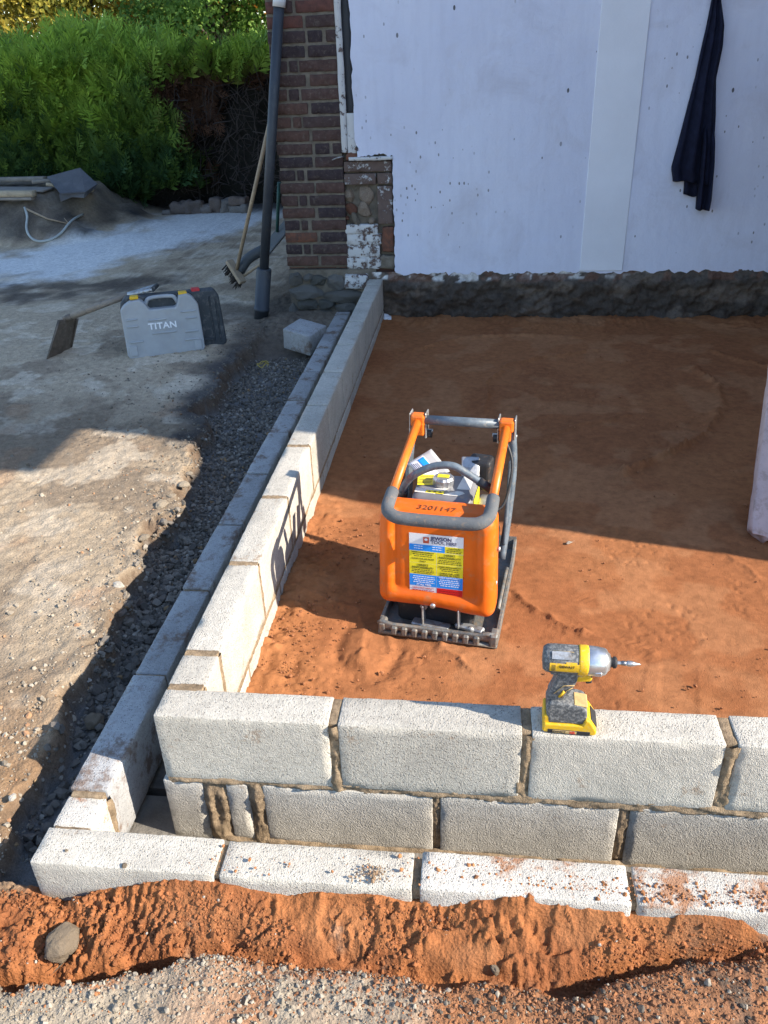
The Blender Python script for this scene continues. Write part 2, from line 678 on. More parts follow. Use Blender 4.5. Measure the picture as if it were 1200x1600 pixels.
    c = lerp3(c, (0.35, 0.158, 0.072), sstep(0.15, 0.6, fbm(X * 5, Y * 5, s=78, o=3)) * 0.6)
    c = lerp3(c, (0.36, 0.165, 0.065), loose * 0.35 * (Y < 1.2))
    return grid_mesh('sand_bed', xs, ys, Z, c)


structure(link('sand_bed', sand_bed(), MAT['sand']))

# ---- the front strip: red soil banked against the outer blocks, a groove, then gravel
XO, YO, ZO = -0.2334, -0.2823, -0.206            # outer leaf: left edge, front edge, top
bank_px = [(20, 1392), (62, 1399), (108, 1411), (156, 1391), (261, 1374), (331, 1380), (390, 1390), (450, 1402), (493, 1395), (593, 1402),
           (633, 1412), (700, 1412), (780, 1405), (825, 1402), (902, 1418), (962, 1424), (1018, 1431), (1100, 1430), (1200, 1436)]
bank = [at(u, v, 1, YO) for u, v in bank_px]
BX = np.array([p[0] for p in bank])
BZ = np.array([p[2] for p in bank])
groove_px = [(40, 1549), (90, 1545), (150, 1534), (220, 1516), (290, 1507), (360, 1498), (420, 1516), (490, 1514), (560, 1522), (667, 1545),
             (740, 1548), (850, 1556), (917, 1552), (967, 1542), (1033, 1527), (1100, 1516), (1200, 1505), (1300, 1495)]
GR = [at(u, v, 2, -0.34) for u, v in groove_px]
GX = np.array([p[0] for p in GR])
GY = np.array([p[1] for p in GR])


def soil_z(X, Y):
    bz = np.interp(X, BX, BZ)
    gy = np.interp(X, GX, GY) + 0.011 * fbm(X * 11, Y * 11, s=83, o=3, g=0.6)
    gs = np.interp(X, np.linspace(-1.6, 3.6, 27), np.interp(np.linspace(-1.6, 3.6, 27), GX, GY))
    t = np.clip((YO - Y) / np.maximum(YO - gs, 0.03), 0, 1.0)
    # a short bank at the blocks, then nearly flat trodden soil down to the groove
    plane = -0.300 - 0.022 * t + 0.008 * fbm(X * 4, Y * 4, s=84, o=2)
    zb = plane + (bz - plane) * np.exp(-np.maximum(YO - Y, 0) / 0.035)
    near = gy - Y                                  # >0 on the near side of the groove
    lip = -0.295 - 0.02 * sstep(0.05, 0.3, near) + 0.012 * sstep(0.6, 1.3, X)
    edge = sstep(-0.004, 0.030, near)
    Z = zb * (1 - edge) + lip * edge
    dep = 0.034 + 0.026 * sstep(0.85, 1.2, X) + 0.034 * sstep(0.3, 0.05, X)
    Z -= dep * np.exp(-((near + 0.014) / 0.024) ** 2)
    return Z, gy, near, t


def soil_strip():
    xs = np.concatenate([np.arange(-1.6, -0.46, 0.012), np.arange(-0.46, 1.75, 0.0036), np.arange(1.75, 3.6, 0.03)])
    ys = np.concatenate([np.arange(-3.2, -0.66, 0.03), np.arange(-0.66, -0.262, 0.0036)])
    X, Y = np.meshgrid(xs, ys)
    Z, gy, near, t = soil_z(X, Y)
    red = sstep(0.045, -0.02, near + 0.04 * fbm(X * 12, Y * 12, s=91, o=4, g=0.6))
    # crumbly surface
    d1, d2 = cell2(X * 34 + 0.4 * vnoise(X * 20, Y * 20, s=3), Y * 34, 14)
    e1, e2 = cell2(X * 85, Y * 85, 15)
    crumb = sstep(-0.35, 0.25, fbm(X * 6, Y * 6, s=92, o=3))
    smooth = np.zeros_like(X)
    for (u, v, su, sv) in ((300, 1440, 0.12, 0.05), (400, 1460, 0.07, 0.05), (530, 1460, 0.09, 0.05), (1030, 1440, 0.10, 0.05), (900, 1455, 0.08, 0.05), (740, 1495, 0.06, 0.03),
                           (1130, 1520, 0.12, 0.025)):
        p = at(u, v, 2, -0.3)
        smooth = np.maximum(smooth, sstep(1.15, 0.6, np.hypot((X - p[0]) / su, (Y - p[1]) / sv)))
    crumb = np.maximum(crumb, 0.25) * (1 - 0.85 * smooth)
    for (u, v) in ((385, 1440), (545, 1452), (870, 1462), (265, 1475), (700, 1440), (1010, 1455)):
        q = at(u, v, 2, -0.3)
        crumb = crumb * (1 - 0.8 * sstep(0.075, 0.05, np.hypot(X - q[0], (Y - q[1]) * 1.1)))
    crumb = np.maximum(crumb, 0.75 * sstep(0.0, -0.05, -(near + 0.0)) * sstep(0.12, 0.0, near))
    Z += red * crumb * (0.026 * np.clip(0.62 - d1, 0, 1) * (vnoise(X * 17, Y * 17, s=86) > -0.15) + 0.014 * np.clip(0.55 - e1, 0, 1) + 0.006 * fbm(X * 30, Y * 30, s=93, o=4, g=0.65) + 0.004 * vnoise(X * 90, Y * 90, s=90))
    Z += red * (1 - crumb) * (0.0028 * fbm(X * 16, Y * 16, s=94, o=4, g=0.65) + 0.004 * np.clip(0.5 - e1, 0, 1) * (vnoise(X * 30, Y * 30, s=89) > 0.1))
    # fine ripples on the slope left of the prints
    p = at(200, 1440, 2, -0.3)
    m = sstep(1.1, 0.5, np.hypot((X - p[0]) / 0.14, (Y - p[1]) / 0.09))
    Z += m * 0.0045 * np.sin((X * 0.9 - Y * 0.35) * 2 * math.pi / 0.019 + 2.2 * vnoise(X * 25, Y * 25, s=95))
    # tread marks of boots: pressed blocks with raised ribs between
    for (u, v, ang, sc) in ((385, 1440, 0.25, 1.0), (545, 1452, -0.15, 1.1), (870, 1462, 0.2, 1.0), (265, 1475, 0.5, 0.8), (700, 1440, 0.0, 0.7), (1010, 1455, 0.35, 0.9)):
        q = at(u, v, 2, -0.3)
        lx = ((X - q[0]) * math.cos(ang) + (Y - q[1]) * math.sin(ang)) / sc
        ly = (-(X - q[0]) * math.sin(ang) + (Y - q[1]) * math.cos(ang)) / sc
        el = np.hypot(lx / 0.066, ly / 0.046) + 0.10 * vnoise(X * 26, Y * 26, s=85)
        inside = sstep(1.0, 0.90, el)
        g1, g2 = cell2(lx * 34 + 3 * u, ly * 52 + 2 * v, 88)
        rib = sstep(0.20, 0.07, g2 - g1)
        wear = sstep(-0.25, 0.4, fbm(X * 24, Y * 24, s=97, o=3))
        Z += inside * (-0.010 * sstep(-0.9, 0.0, vnoise(X * 13, Y * 13, s=96)) + 0.009 * np.clip(rib, 0, 1) * wear)
        rim = np.exp(-((el - 1.12) / 0.12) ** 2)
        Z += 0.008 * rim * sstep(-0.4, 0.4, vnoise(X * 30, Y * 30, s=98))
    dw = YO - Y
    Z = np.where((dw < 0.06) & (dw > -0.03), np.minimum(Z, np.interp(X, BX, BZ) + 0.004 + 1.1 * np.maximum(dw, 0) + 0.004 * vnoise(X * 45, Y * 45, s=87)), Z)
    # hole round the stone on the left
    p = at(88, 1474, 2, -0.3)
    Z -= 0.035 * np.exp(-(np.hypot((X - p[0]) / 0.058, (Y - p[1]) / 0.05)) ** 2)
    # dip at the corner of the blocks
    Z -= 0.03 * np.exp(-(np.hypot((X - 0.03) / 0.05, (Y + 0.37) / 0.06)) ** 2)
    gz = 1 - red
    Z += gz * (0.008 * fbm(X * 9, Y * 9, s=99, o=3) + 0.007 * np.clip(0.5 - d1, 0, 1) + 0.004 * np.clip(0.5 - e1, 0, 1))
    c = np.zeros(X.shape + (3,)) + np.array((0.29, 0.112, 0.043))
    c = lerp3(c, (0.225, 0.083, 0.034), sstep(-0.1, 0.5, fbm(X * 7, Y * 7, s=101, o=3)) * 0.8)
    c = lerp3(c, (0.33, 0.142, 0.060), smooth * 0.5)
    grey = np.array((0.33, 0.275, 0.205))
    brown = np.array((0.245, 0.120, 0.064))
    gcol = grey + (brown - grey) * sstep(0.45, 0.8, X + 0.12 * fbm(X * 5, Y * 5, s=103, o=3))[..., None]
    gcol = lerp3(gcol, (0.10, 0.08, 0.062), sstep(0.15, 0.45, fbm(X * 7, Y * 7, s=105, o=3)) * sstep(0.6, 0.95, X) * 0.8)
    gcol = lerp3(gcol, (0.33, 0.15, 0.07), sstep(0.15, 0.5, fbm(X * 6, Y * 6, s=104, o=3)) * sstep(0.05, 0.4, X) * 0.8)
    c = c * red[..., None] + gcol * (1 - red)[..., None]
    c = lerp3(c, (0.24, 0.16, 0.10), sstep(-0.24, -0.31, X) * sstep(-0.33, -0.28, Y))
    return grid_mesh('soil_bank', xs, ys, Z, c), (xs, ys, Z)


soil_me, soil_grid = soil_strip()
structure(link('soil_bank', soil_me, MAT['soil']))

# ---- the hardcore drive on the left, the trench beside the wall, the dark mound at the hedge
EDGE = [(-0.9, -0.39), (-0.35, -0.40), (-0.13, -0.41), (0.108, -0.44), (0.316, -0.444), (0.625, -0.475), (0.926, -0.505), (1.2, -0.56), (1.339, -0.60), (1.45, -0.56), (1.564, -0.50),
        (1.873, -0.57), (2.233, -0.65), (2.48, -0.64), (2.66, -0.79), (3.06, -0.757), (3.4, -0.79), (3.8, -0.74), (4.3, -0.72), (16, -0.7)]
EYs = np.array([e[0] for e in EDGE])
EXs = np.array([e[1] for e in EDGE])


def mound_h(X, Y):
    u = np.hypot((X + 5.6) / 2.75, (Y - 8.5) / 1.5)
    return 0.44 * sstep(1.0, 0.55, u + 0.09 * fbm(X * 2, Y * 2, s=7, o=3))


def drive_z(X, Y):
    xe = np.interp(Y, EYs, EXs)
    wob = 0.034 * fbm(X * 8, Y * 8, s=111, o=4, g=0.6)
    s = X - xe + wob
    tr = sstep(-0.012, 0.030, s)
    fade = sstep(4.25, 3.5, Y)
    Z = -0.285 + 0.010 * fbm(X * 1.6, Y * 1.6, s=112, o=4) + 0.015 * sstep(0, -0.35, s) * sstep(1, 2.5, Y)
    Z = Z - tr * fade * (0.125 + 0.012 * fbm(X * 6, Y * 6, s=113, o=2)) * (0.72 + 0.28 * sstep(0.1, 0.7, Y)) - 0.02 * sstep(0.4, -0.3, Y) * sstep(-0.8, -0.4, X)
    # the slab of broken surface standing over a hollow
    Z -= 0.07 * np.exp(-(np.hypot((X + 0.50) / 0.045, (Y - 1.43) / 0.03)) ** 2)
    Z += 0.05 * sstep(3.6, 4.3, Y) * sstep(-1.0, -0.5, X)
    return Z + mound_h(X, Y), tr * fade, s


def drive():
    xs = np.concatenate([-np.geomspace(9.5, 2.4, 110)[:-1], np.arange(-2.4, -0.238, 0.0105), [-0.238]])
    ys = np.concatenate([np.arange(-0.262, 3.95, 0.0105), 3.95 + np.geomspace(0.02, 14, 190) - 0.02])
    X, Y = np.meshgrid(xs, ys)
    Z, tr, s = drive_z(X, Y)
    d1, d2 = cell2(X * 24, Y * 24, 24)
    e1, e2 = cell2(X * 60, Y * 60, 25)
    rough = sstep(-0.1, 0.5, fbm(X * 4, Y * 4, s=121, o=3))
    near = sstep(-0.16, -0.02, s) * (1 - tr)
    Z += (0.004 + 0.010 * near + 0.004 * rough) * (0.5 - d1) + 0.004 * (0.5 - e1) * (0.4 + rough) + 0.003 * fbm(X * 30, Y * 30, s=122, o=2)
    Z += 0.03 * np.clip(0.5 - cell2(X * 9, Y * 9, 26)[0], 0, 1) * sstep(0.02, 0.2, mound_h(X, Y))
    c = np.zeros(X.shape + (3,)) + np.array((0.325, 0.255, 0.178))
    c = lerp3(c, (0.225, 0.172, 0.12), sstep(-0.1, 0.5, fbm(X * 3, Y * 3, s=131, o=4)))
    c = lerp3(c, (0.41, 0.34, 0.255), sstep(0.1, 0.6, fbm(X * 6, Y * 6, s=132, o=4)) * 0.8)
    c = lerp3(c, (0.30, 0.175, 0.10), sstep(0.35, 0.75, fbm(X * 3.4 + 7, Y * 3.4, s=133, o=3)) * 0.4 * sstep(3.4, 2.4, Y))
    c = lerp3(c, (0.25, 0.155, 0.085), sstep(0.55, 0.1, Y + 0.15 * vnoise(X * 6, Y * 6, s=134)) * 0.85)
    fade_c = sstep(4.25, 3.5, Y)
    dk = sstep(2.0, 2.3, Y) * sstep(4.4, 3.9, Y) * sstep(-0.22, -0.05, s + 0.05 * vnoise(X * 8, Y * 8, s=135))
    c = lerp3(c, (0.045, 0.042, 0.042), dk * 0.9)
    c = c * (1 + 0.45 * sstep(2.3, 3.2, Y) * (1 - tr))[..., None]  # far yard paler: some dust, and its shade lifted through the colour
    c = lerp3(c, (0.13, 0.09, 0.062), sstep(-0.02, 0.004, s) * fade_c * 0.9)
    c = lerp3(c, (0.15, 0.145, 0.14), sstep(0.5, 1.0, tr) * 0.9)
    c = lerp3(c, (0.13, 0.10, 0.075), sstep(3.55, 3.9, Y) * sstep(-1.05, -0.75, X) * 0.85)
    # pale dust across the lane, a dark line in front of it
    dd, _, _ = seg_dist(X + 0.15 * vnoise(X * 2, Y * 2, s=141), Y + 0.2 * vnoise(X * 2, Y * 2, s=142), [(-5.5, 5.6), (-3.5, 6.35), (-2.7, 7.7), (-2.1, 9.6)])
    c = lerp3(c, (0.74, 0.72, 0.69), sstep(0.95, 0.40, dd + 0.2 * fbm(X * 6, Y * 6, s=143, o=3)) * 0.97)
    dl, _, _ = seg_dist(X, Y + 0.25 * fbm(X * 3, Y * 3, s=144, o=3), [(-4.6, 5.05), (-2.9, 5.35), (-2.0, 5.45)])
    c = lerp3(c, (0.10, 0.08, 0.066), sstep(0.45, 0.05, dl + 0.12 * fbm(X * 8, Y * 8, s=145, o=3)) * 0.85)
    dl, _, _ = seg_dist(X, Y + 0.3 * fbm(X * 3, Y * 3, s=146, o=3), [(-1.3, 4.7), (-0.8, 4.6)])
    c = lerp3(c, (0.09, 0.075, 0.062), sstep(0.5, 0.1, dl) * 0.7)
    mh = mound_h(X, Y)
    c = lerp3(c, (0.058, 0.053, 0.050), sstep(0.015, 0.08, mh) * (0.75 + 0.25 * fbm(X * 5, Y * 5, s=151, o=3)))
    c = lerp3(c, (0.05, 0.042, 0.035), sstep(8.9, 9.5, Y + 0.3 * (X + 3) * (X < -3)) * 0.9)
    # the trench and rim near the camera
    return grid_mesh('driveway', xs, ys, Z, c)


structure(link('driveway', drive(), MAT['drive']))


def on_ground(u, v, lift=0.0, t0=3.0, t1=16.0):
    """where the photo pixel meets the drive, trench or mound"""
    d = MR.T @ np.array([(u - 600) / FPX, (v - 800) / FPX, 1.0])
    ts = np.linspace(t0, t1, 2600)
    Q = CAM[None] + ts[:, None] * d[None]
    gz_ = drive_z(Q[:, 0], Q[:, 1])[0]
    i = int(np.argmax(Q[:, 2] < gz_))
    return Vector((Q[i, 0], Q[i, 1], gz_[i] + lift))



# ---- stones
def rock_mesh(seed, n=18, squash=(1, 1, 0.65), sub=0):
    rnd = random.Random(seed)
    b = bmesh.new()
    for i in range(n):
        v = Vector((rnd.gauss(0, 1), rnd.gauss(0, 1), rnd.gauss(0, 1))).normalized() * rnd.uniform(0.78, 1.0)
        b.verts.new((v.x * squash[0] * 0.5, v.y * squash[1] * 0.5, v.z * squash[2] * 0.5))
    r = bmesh.ops.convex_hull(b, input=list(b.verts))
    junk = list({e for e in r['geom_interior'] + r['geom_unused'] if isinstance(e, bmesh.types.BMVert)})
    if junk:
        bmesh.ops.delete(b, geom=junk, context='VERTS')
    if sub:
        bmesh.ops.bevel(b, geom=list(b.edges), offset=0.03, segments=1, profile=0.5, affect='EDGES')
        bmesh.ops.triangulate(b, faces=list(b.faces))
        bmesh.ops.subdivide_edges(b, edges=list(b.edges), cuts=sub, use_grid_fill=True)
        for v in b.verts:
            v.co += v.co.normalized() * 0.035 * mnoise.fractal(v.co * 5 + Vector((seed, 0, 0)), 1.0, 2.0, 3)
    b.normal_update()
    me = bpy.data.meshes.new('rock')
    b.to_mesh(me)
    b.free()
    return me


def tri_arrays(me):
    me.calc_loop_triangles()
    V = np.zeros(len(me.vertices) * 3)
    me.vertices.foreach_get('co', V)
    T = np.zeros(len(me.loop_triangles) * 3, np.int32)
    me.loop_triangles.foreach_get('vertices', T)
    return V.reshape(-1, 3), T.reshape(-1, 3)


ROCKS = [rock_mesh(i, 14 + i % 6, (1, 0.66 + 0.05 * (i % 7), 0.58 + 0.07 * (i % 5))) for i in range(14)]
ROCKA = [tri_arrays(m) for m in ROCKS]
CLODS = [tri_arrays(rock_mesh(100 + i, 22, (1, 0.9, 0.8))) for i in range(8)]


def scatter(name, items, arrs, mat, rng):
    """items: x, y, z, size, colour -> one mesh of many small stones"""
    Vs, Fs, Cs = [], [], []
    b = 0
    for (x, y, z, s, c) in items:
        V, T = arrs[rng.integers(len(arrs))]
        q = rng.normal(size=4)
        q[1:3] *= 0.45
        q /= np.linalg.norm(q)
        w, i, j, k = q
        R = np.array([[1 - 2 * (j * j + k * k), 2 * (i * j - k * w), 2 * (i * k + j * w)],
                      [2 * (i * j + k * w), 1 - 2 * (i * i + k * k), 2 * (j * k - i * w)],
                      [2 * (i * k - j * w), 2 * (j * k + i * w), 1 - 2 * (i * i + j * j)]])
        Vs.append(V @ R.T * s + (x, y, z))
        Fs.append(T + b)
        Cs.append(np.tile(c, (len(V), 1)))
        b += len(V)
    return mesh_np(name, np.concatenate(Vs), np.concatenate(Fs), False, np.concatenate(Cs))


rng = np.random.default_rng(5)


def grey_stone(r):
    t = r.random()
    base = np.array((0.085, 0.073, 0.060)) * (1 - t) + np.array((0.24, 0.205, 0.165)) * t
    if r.random() < 0.07:
        base = np.array((0.30, 0.27, 0.23))
    if r.random() < 0.02:
        base = np.array((0.26, 0.17, 0.09))
    return base


# gravel in the trench: the larger stones one by one, the rest as one mass
items = []
big = []
for i in range(14500):
    y = rng.uniform(-0.15, 3.75)
    xe = float(np.interp(y, EYs, EXs))
    x = rng.uniform(xe + 0.015, -0.236)
    near_w = 1.0 if y < 1.6 else 0.8
    s = float(np.clip(rng.lognormal(-4.02, 0.40), 0.008, 0.046)) * near_w
    if rng.random() < float(sstep(0.62, 0.12, np.array(y))) * 0.88:
        continue
    items.append([x, y, s])
X_ = np.array([i[0] for i in items])
Y_ = np.array([i[1] for i in items])
Z_, _, _ = drive_z(X_, Y_)
rows = []
for (x, y, s), z in zip(items, Z_):
    s2 = s
    x = min(x, -0.236 - s2 * 0.5)
    rows.append((x, y, z + s2 * rng.uniform(0.0, 0.42), s2, grey_stone(rng)))
order = sorted(range(len(rows)), key=lambda i: -rows[i][3] / (rows[i][1] + 1.9))
gb = structure(link('gravel_bed', scatter('gravel_bed', [rows[i] for i in order[220:]], ROCKA, MAT['gravel_attr'], rng), MAT['gravel_attr']))
rr = random.Random(8)
for m in ROCKS:
    m.materials.append(MAT['gravel'])
for i in order[:220]:
    x, y, z, s, c = rows[i]
    o = link('stone', ROCKS[rr.randrange(len(ROCKS))], None, gb, (x, y, z + 0.006), (rr.uniform(-.4, .4), rr.uniform(-.4, .4), rr.uniform(0, 6.28)))
    o.scale = (s * 1.15,) * 3

# chips lying on the drive and gravel grains in the front strip
rows = []
for i in range(5200):
    y = -0.26 + 4.6 * rng.random() ** 1.6
    xe = float(np.interp(y, EYs, EXs))
    x = xe + 0.02 - abs(rng.normal(0, 0.5 if rng.random() < 0.6 else 0.12))
    if x < -2.6:
        continue
    s = float(np.clip(rng.lognormal(-4.85, 0.5), 0.004, 0.034))
    t = rng.random()
    c = np.array((0.21, 0.17, 0.125)) * (1 - t) + np.array((0.37, 0.32, 0.25)) * t
    if rng.random() < 0.10:
        c = np.array((0.36, 0.2, 0.11))
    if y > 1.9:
        c = c * 0.55  # chips in the shaded yard: darkened in their colour
    rows.append([x, y, s, c])
z = drive_z(np.array([r[0] for r in rows]), np.array([r[1] for r in rows]))[0]
rows = [(r[0], r[1], zz + r[2] * rng.uniform(-0.1, 0.15), r[2], r[3]) for r, zz in zip(rows, z)]
stuff(tag(link('loose_chippings', scatter('chips', rows, ROCKA, MAT['gravel_attr'], rng), MAT['gravel_attr']),
          'small loose stone chippings scattered over the hardcore drive', 'chippings'))


def soil_at(x, y):
    xs, ys, Z = soil_grid
    i = np.clip(np.searchsorted(xs, x) - 1, 0, len(xs) - 2)
    j = np.clip(np.searchsorted(ys, y) - 1, 0, len(ys) - 2)
    return Z[j, i]


rows = []
for i in range(10500):
    x = rng.uniform(-0.5, 1.7)
    gy = float(np.interp(x, GX, GY))
    y = gy - 0.004 - abs(rng.normal(0, 0.09))
    if y < -0.75:
        continue
    s = float(np.clip(rng.lognormal(-5.35, 0.5), 0.0025, 0.022))
    t = rng.random()
    c = np.array((0.20, 0.165, 0.12)) * (1 - t) + np.array((0.34, 0.295, 0.235)) * t
    if rng.random() < 0.04:
        s *= 1.7
    if x + 0.15 * rng.normal() > 0.55 and rng.random() < 0.92:
        c = np.array((0.27, 0.125, 0.062)) * rng.uniform(0.6, 1.2) if rng.random() < 0.72 else np.array((0.085, 0.07, 0.055)) * rng.uniform(0.7, 1.4)
    if rng.random() < 0.05 or (rng.random() < 0.5 * math.exp(-(gy - y) / 0.03)):
        c = np.array((0.33, 0.138, 0.056)) * rng.uniform(0.7, 1.1)
    rows.append([x, y, s, c])
rows = [(r[0], r[1], float(soil_at(r[0], r[1])) + r[2] * rng.uniform(-0.02, 0.2), r[2], r[3]) for r in rows]
stuff(tag(link('foreground_gravel', scatter('fg', rows, ROCKA, MAT['gravel_attr'], rng), MAT['gravel_attr']),
          'fine grey and brown gravel along the near side of the soil groove', 'gravel'))
rows = []
for i in range(11000):
    x = rng.uniform(-0.45, 1.7)
    gy = float(np.interp(x, GX, GY))
    t = rng.random()
    y = YO - 0.008 - (YO - gy) * (t ** 1.3) + rng.normal(0, 0.006)
    if y > YO - 0.004 or vnoise(np.array([x * 8]), np.array([y * 8]), s=92)[0] < -0.15:
        continue
    s = float(np.clip(rng.lognormal(-5.25, 0.5), 0.0025, 0.02))
    k = rng.uniform(0.65, 1.1)
    c = np.array((0.295, 0.112, 0.043)) * k
    if rng.random() < 0.008:
        c = np.array((0.35, 0.31, 0.26))
    rows.append((x, y, float(soil_at(x, y)) + s * 0.12, s, c))
stuff(tag(link('soil_crumbs', scatter('crumbs', rows, CLODS, MAT['clod'], rng), MAT['clod']),
          'loose red soil crumbs on the bank against the outer blocks', 'soil'))
# sand crumbs inside
rows = []
for i in range(4200):
    if rng.random() < 0.5:
        x, y = 0.1 + abs(rng.normal(0, 0.16)) + 0.008, rng.uniform(0.11, 1.5)
        if rng.random() < 0.5:
            x, y = rng.uniform(0.12, 0.75), 0.108 + abs(rng.normal(0, 0.16))
    else:
        x, y = rng.uniform(0.15, 2.2), rng.uniform(0.12, 4.3)
        if fbm(np.array([x * 3.2]), np.array([y * 3.2]), s=21, o=3)[0] < 0.1:
            continue
    s = float(np.clip(rng.lognormal(-5.3, 0.5), 0.003, 0.02))
    rows.append((x, y, SAND_Z + s * 0.2 + (0.012 if x < 0.3 and y < 1.2 else 0.002), s, np.array((0.30, 0.125, 0.056)) * rng.uniform(0.75, 1.15)))
stuff(tag(link('sand_crumbs', scatter('scrumbs', rows, CLODS, MAT['clod'], rng), MAT['clod']),
          'loose red sand crumbs on the sand bed inside the block walls', 'sand'))

# single stones that stand out
MAT['boulder'] = stone_mat('boulder_stone', (0.20, 0.16, 0.11), (0.25, 0.19, 0.13), (0.30, 0.24, 0.17), bump=0.006)
MAT['slab'] = stone_mat('broken_surface', (0.27, 0.22, 0.16), (0.32, 0.26, 0.19), (0.36, 0.30, 0.225), bump=0.006)
MAT['pale_stone'] = stone_mat('pale_stone', (0.40, 0.36, 0.30), (0.46, 0.42, 0.36), (0.36, 0.31, 0.25))


def lone(u, v, zp, s, mat, label, name='rock', sq=(1, 0.8, 0.7), seed=0, group=None, sink=0.3):
    p = at(u, v, 2, zp)
    me = rock_mesh(300 + seed, 34, sq, 3)
    o = link(name, me, mat, None, (p[0], p[1], p[2] + s * (0.35 - sink)), (0, 0, seed * 1.3))
    o.scale = (s, s, s)
    tag(o, label, 'rock', group)
    return o


lone(97, 1475, -0.325, 0.098, MAT['boulder'], 'rounded brown stone sitting in a hollow of the red soil', sq=(1, 0.9, 0.8), seed=1)
lone(773, 1519, -0.325, 0.032, MAT['boulder'], 'small grey pointed stone in the groove below the soil bank', sq=(0.8, 0.6, 1.0), seed=2, sink=0.1)
lone(551, 1545, -0.31, 0.022, MAT['pale_stone'], 'small pale pebble in the reddish gravel below the soil bank', sq=(0.6, 0.8, 0.8), seed=3)
lone(664, 1440, -0.285, 0.026, MAT['pale_stone'], 'grey flat stone stuck upright in the soil under a block joint', sq=(0.5, 0.9, 0.8), seed=4)
lone(697, 1458, -0.29, 0.026, MAT['pale_stone'], 'white angular pebble in a pit of the soil bank', sq=(1, 0.6, 0.6), seed=5)
lone(147, 1128, -0.36, 0.075, MAT['boulder'], 'brown round stone in the shaded trench beside the outer blocks', sq=(1, 0.9, 0.8), seed=6)
lone(185, 918, -0.29, 0.06, MAT['pale_stone'], 'flat pale stone on the broken edge of the drive', sq=(1, 0.7, 0.5), seed=7, sink=0.2)
for q_, (u, v, s) in enumerate(((287, 760, 0.075), (252, 792, 0.085), (268, 778, 0.06), (225, 842, 0.06), (296, 742, 0.05), (205, 880, 0.045))):
    lone(u, v, -0.295, s, MAT['slab'], 'broken pale slab fragment along the sunlit edge of the drive', 'slab_fragment', (0.8, 1, 0.42), 40 + q_, 'broken fragments at the drive edge', 0.22)
lone(133, 1022, -0.30, 0.04, MAT['pale_stone'], 'buff angular stone at the drive edge above the dark trench', sq=(1, 0.8, 0.6), seed=9, sink=0.2)
lone(889, 850, -0.298, 0.03, MAT['pale_stone'], 'small white stone lying on the sunlit sand', sq=(1, 0.6, 0.4), seed=10, sink=0.15)
lone(20, 1248, -0.295, 0.03, MAT['pale_stone'], 'pale stone in the brown earth left of the trench', sq=(1, 0.8, 0.5), seed=11, sink=0.2)

# ================================================================== BLOCK WALLS
BL, BW, BH = 0.44, 0.10, 0.215
_bc = {}


def block_mesh(l, w, h, seed):
    key = (round(l, 3), w, round(h, 3), seed)
    if key not in _bc:
        _bc[key] = rbox((l, w, h), 0.0125, 0.0032, 0.0009, 70, seed, 0.0045)
    return _bc[key]


def block(parent, x0, x1, y0, y1, z0, z1, mat, seed, rz=0.0, tilt=0.0):
    lx, ly, lz = x1 - x0, y1 - y0, z1 - z0
    c = ((x0 + x1) / 2, (y0 + y1) / 2, (z0 + z1) / 2)
    if lx >= ly:
        me, rot = block_mesh(lx, ly, lz, seed), rz
    else:
        me, rot = block_mesh(ly, lx, lz, seed), rz + math.pi / 2
    key = mat.name
    if me.materials and me.materials[0] != mat:
        me = me.copy()
        me.materials.clear()
    return link('concrete_block', me, mat, parent, c, (0, tilt, rot))


_ms = [0]


def mortar_strip(parent, a, b, width, face_n, up, bulge=0.007, sink=0.006, name='mortar_joint', res=0.005, smear=0.7):
    """a wet joint: strip from a to b lying on the face; its uneven surface dips under the blocks at the edges"""
    _ms[0] += 1
    sd = _ms[0] * 13
    a, b = np.array(a, float), np.array(b, float)
    L = np.linalg.norm(b - a)
    t = (b - a) / L
    n = np.array(face_n, float)
    u = np.array(up, float)
    nl, nw = max(4, int(L / res)), max(6, int(width / 0.004))
    S, W = np.meshgrid(np.linspace(0, L, nl + 1), np.linspace(-1, 1, nw + 1))
    wob = 0.45 * vnoise(S * 22, W * 0 + sd, s=sd) + 0.25 * vnoise(S * 60, W * 0 + sd, s=sd + 1)
    prof = (1 - np.abs(W + wob * 0.35) ** 1.6)
    n1 = fbm(S * 19, W * width * 26, s=sd + 2, o=4, g=0.45)
    n2 = vnoise(S * 140, W * width * 140, s=sd + 3)
    D = -sink + bulge * 1.05 * np.clip(prof, -1, 1) + bulge * smear * n1 * 0.8 + 0.0016 * n2 + 0.0010 * vnoise(S * 300, W * width * 300, s=sd + 6)
    D -= 0.5 * bulge * np.clip(vnoise(S * 12, W * width * 12, s=sd + 4) - 0.45, 0, 1) * 3
    edge = np.abs(W) > 0.97
    D = np.where(edge, np.minimum(D, -0.004), D)
    P = a + S[..., None] * t + (W * width / 2)[..., None] * u + D[..., None] * n
    return link(name, grid_mesh('mortar', None, None, D, None, P), MAT['mortar'], parent)


def mortar_fill(parent, x0, x1, y0, y1, z0, z1, seed, name='mortar_joint'):
    me = rbox((x1 - x0, y1 - y0, z1 - z0), 0.012, 0.003, 0.0016, 60, seed)
    return link(name, me, MAT['mortar'], parent, ((x0 + x1) / 2, (y0 + y1) / 2, (z0 + z1) / 2))


# ---- footing under both leaves, seen down in the cavity
MAT['footing'] = plain('wet_concrete', (0.16, 0.145, 0.125), 0.9, var=0.4, vscale=12, bump=0.006, bscale=60)
fm = MB()
fm.box((1.65, -0.09, -0.50), (3.8, 0.44, 0.12))
fm.box((-0.07, 2.31, -0.503), (0.40, 4.3, 0.12))
structure(fm.build('concrete_footing', MAT['footing']))

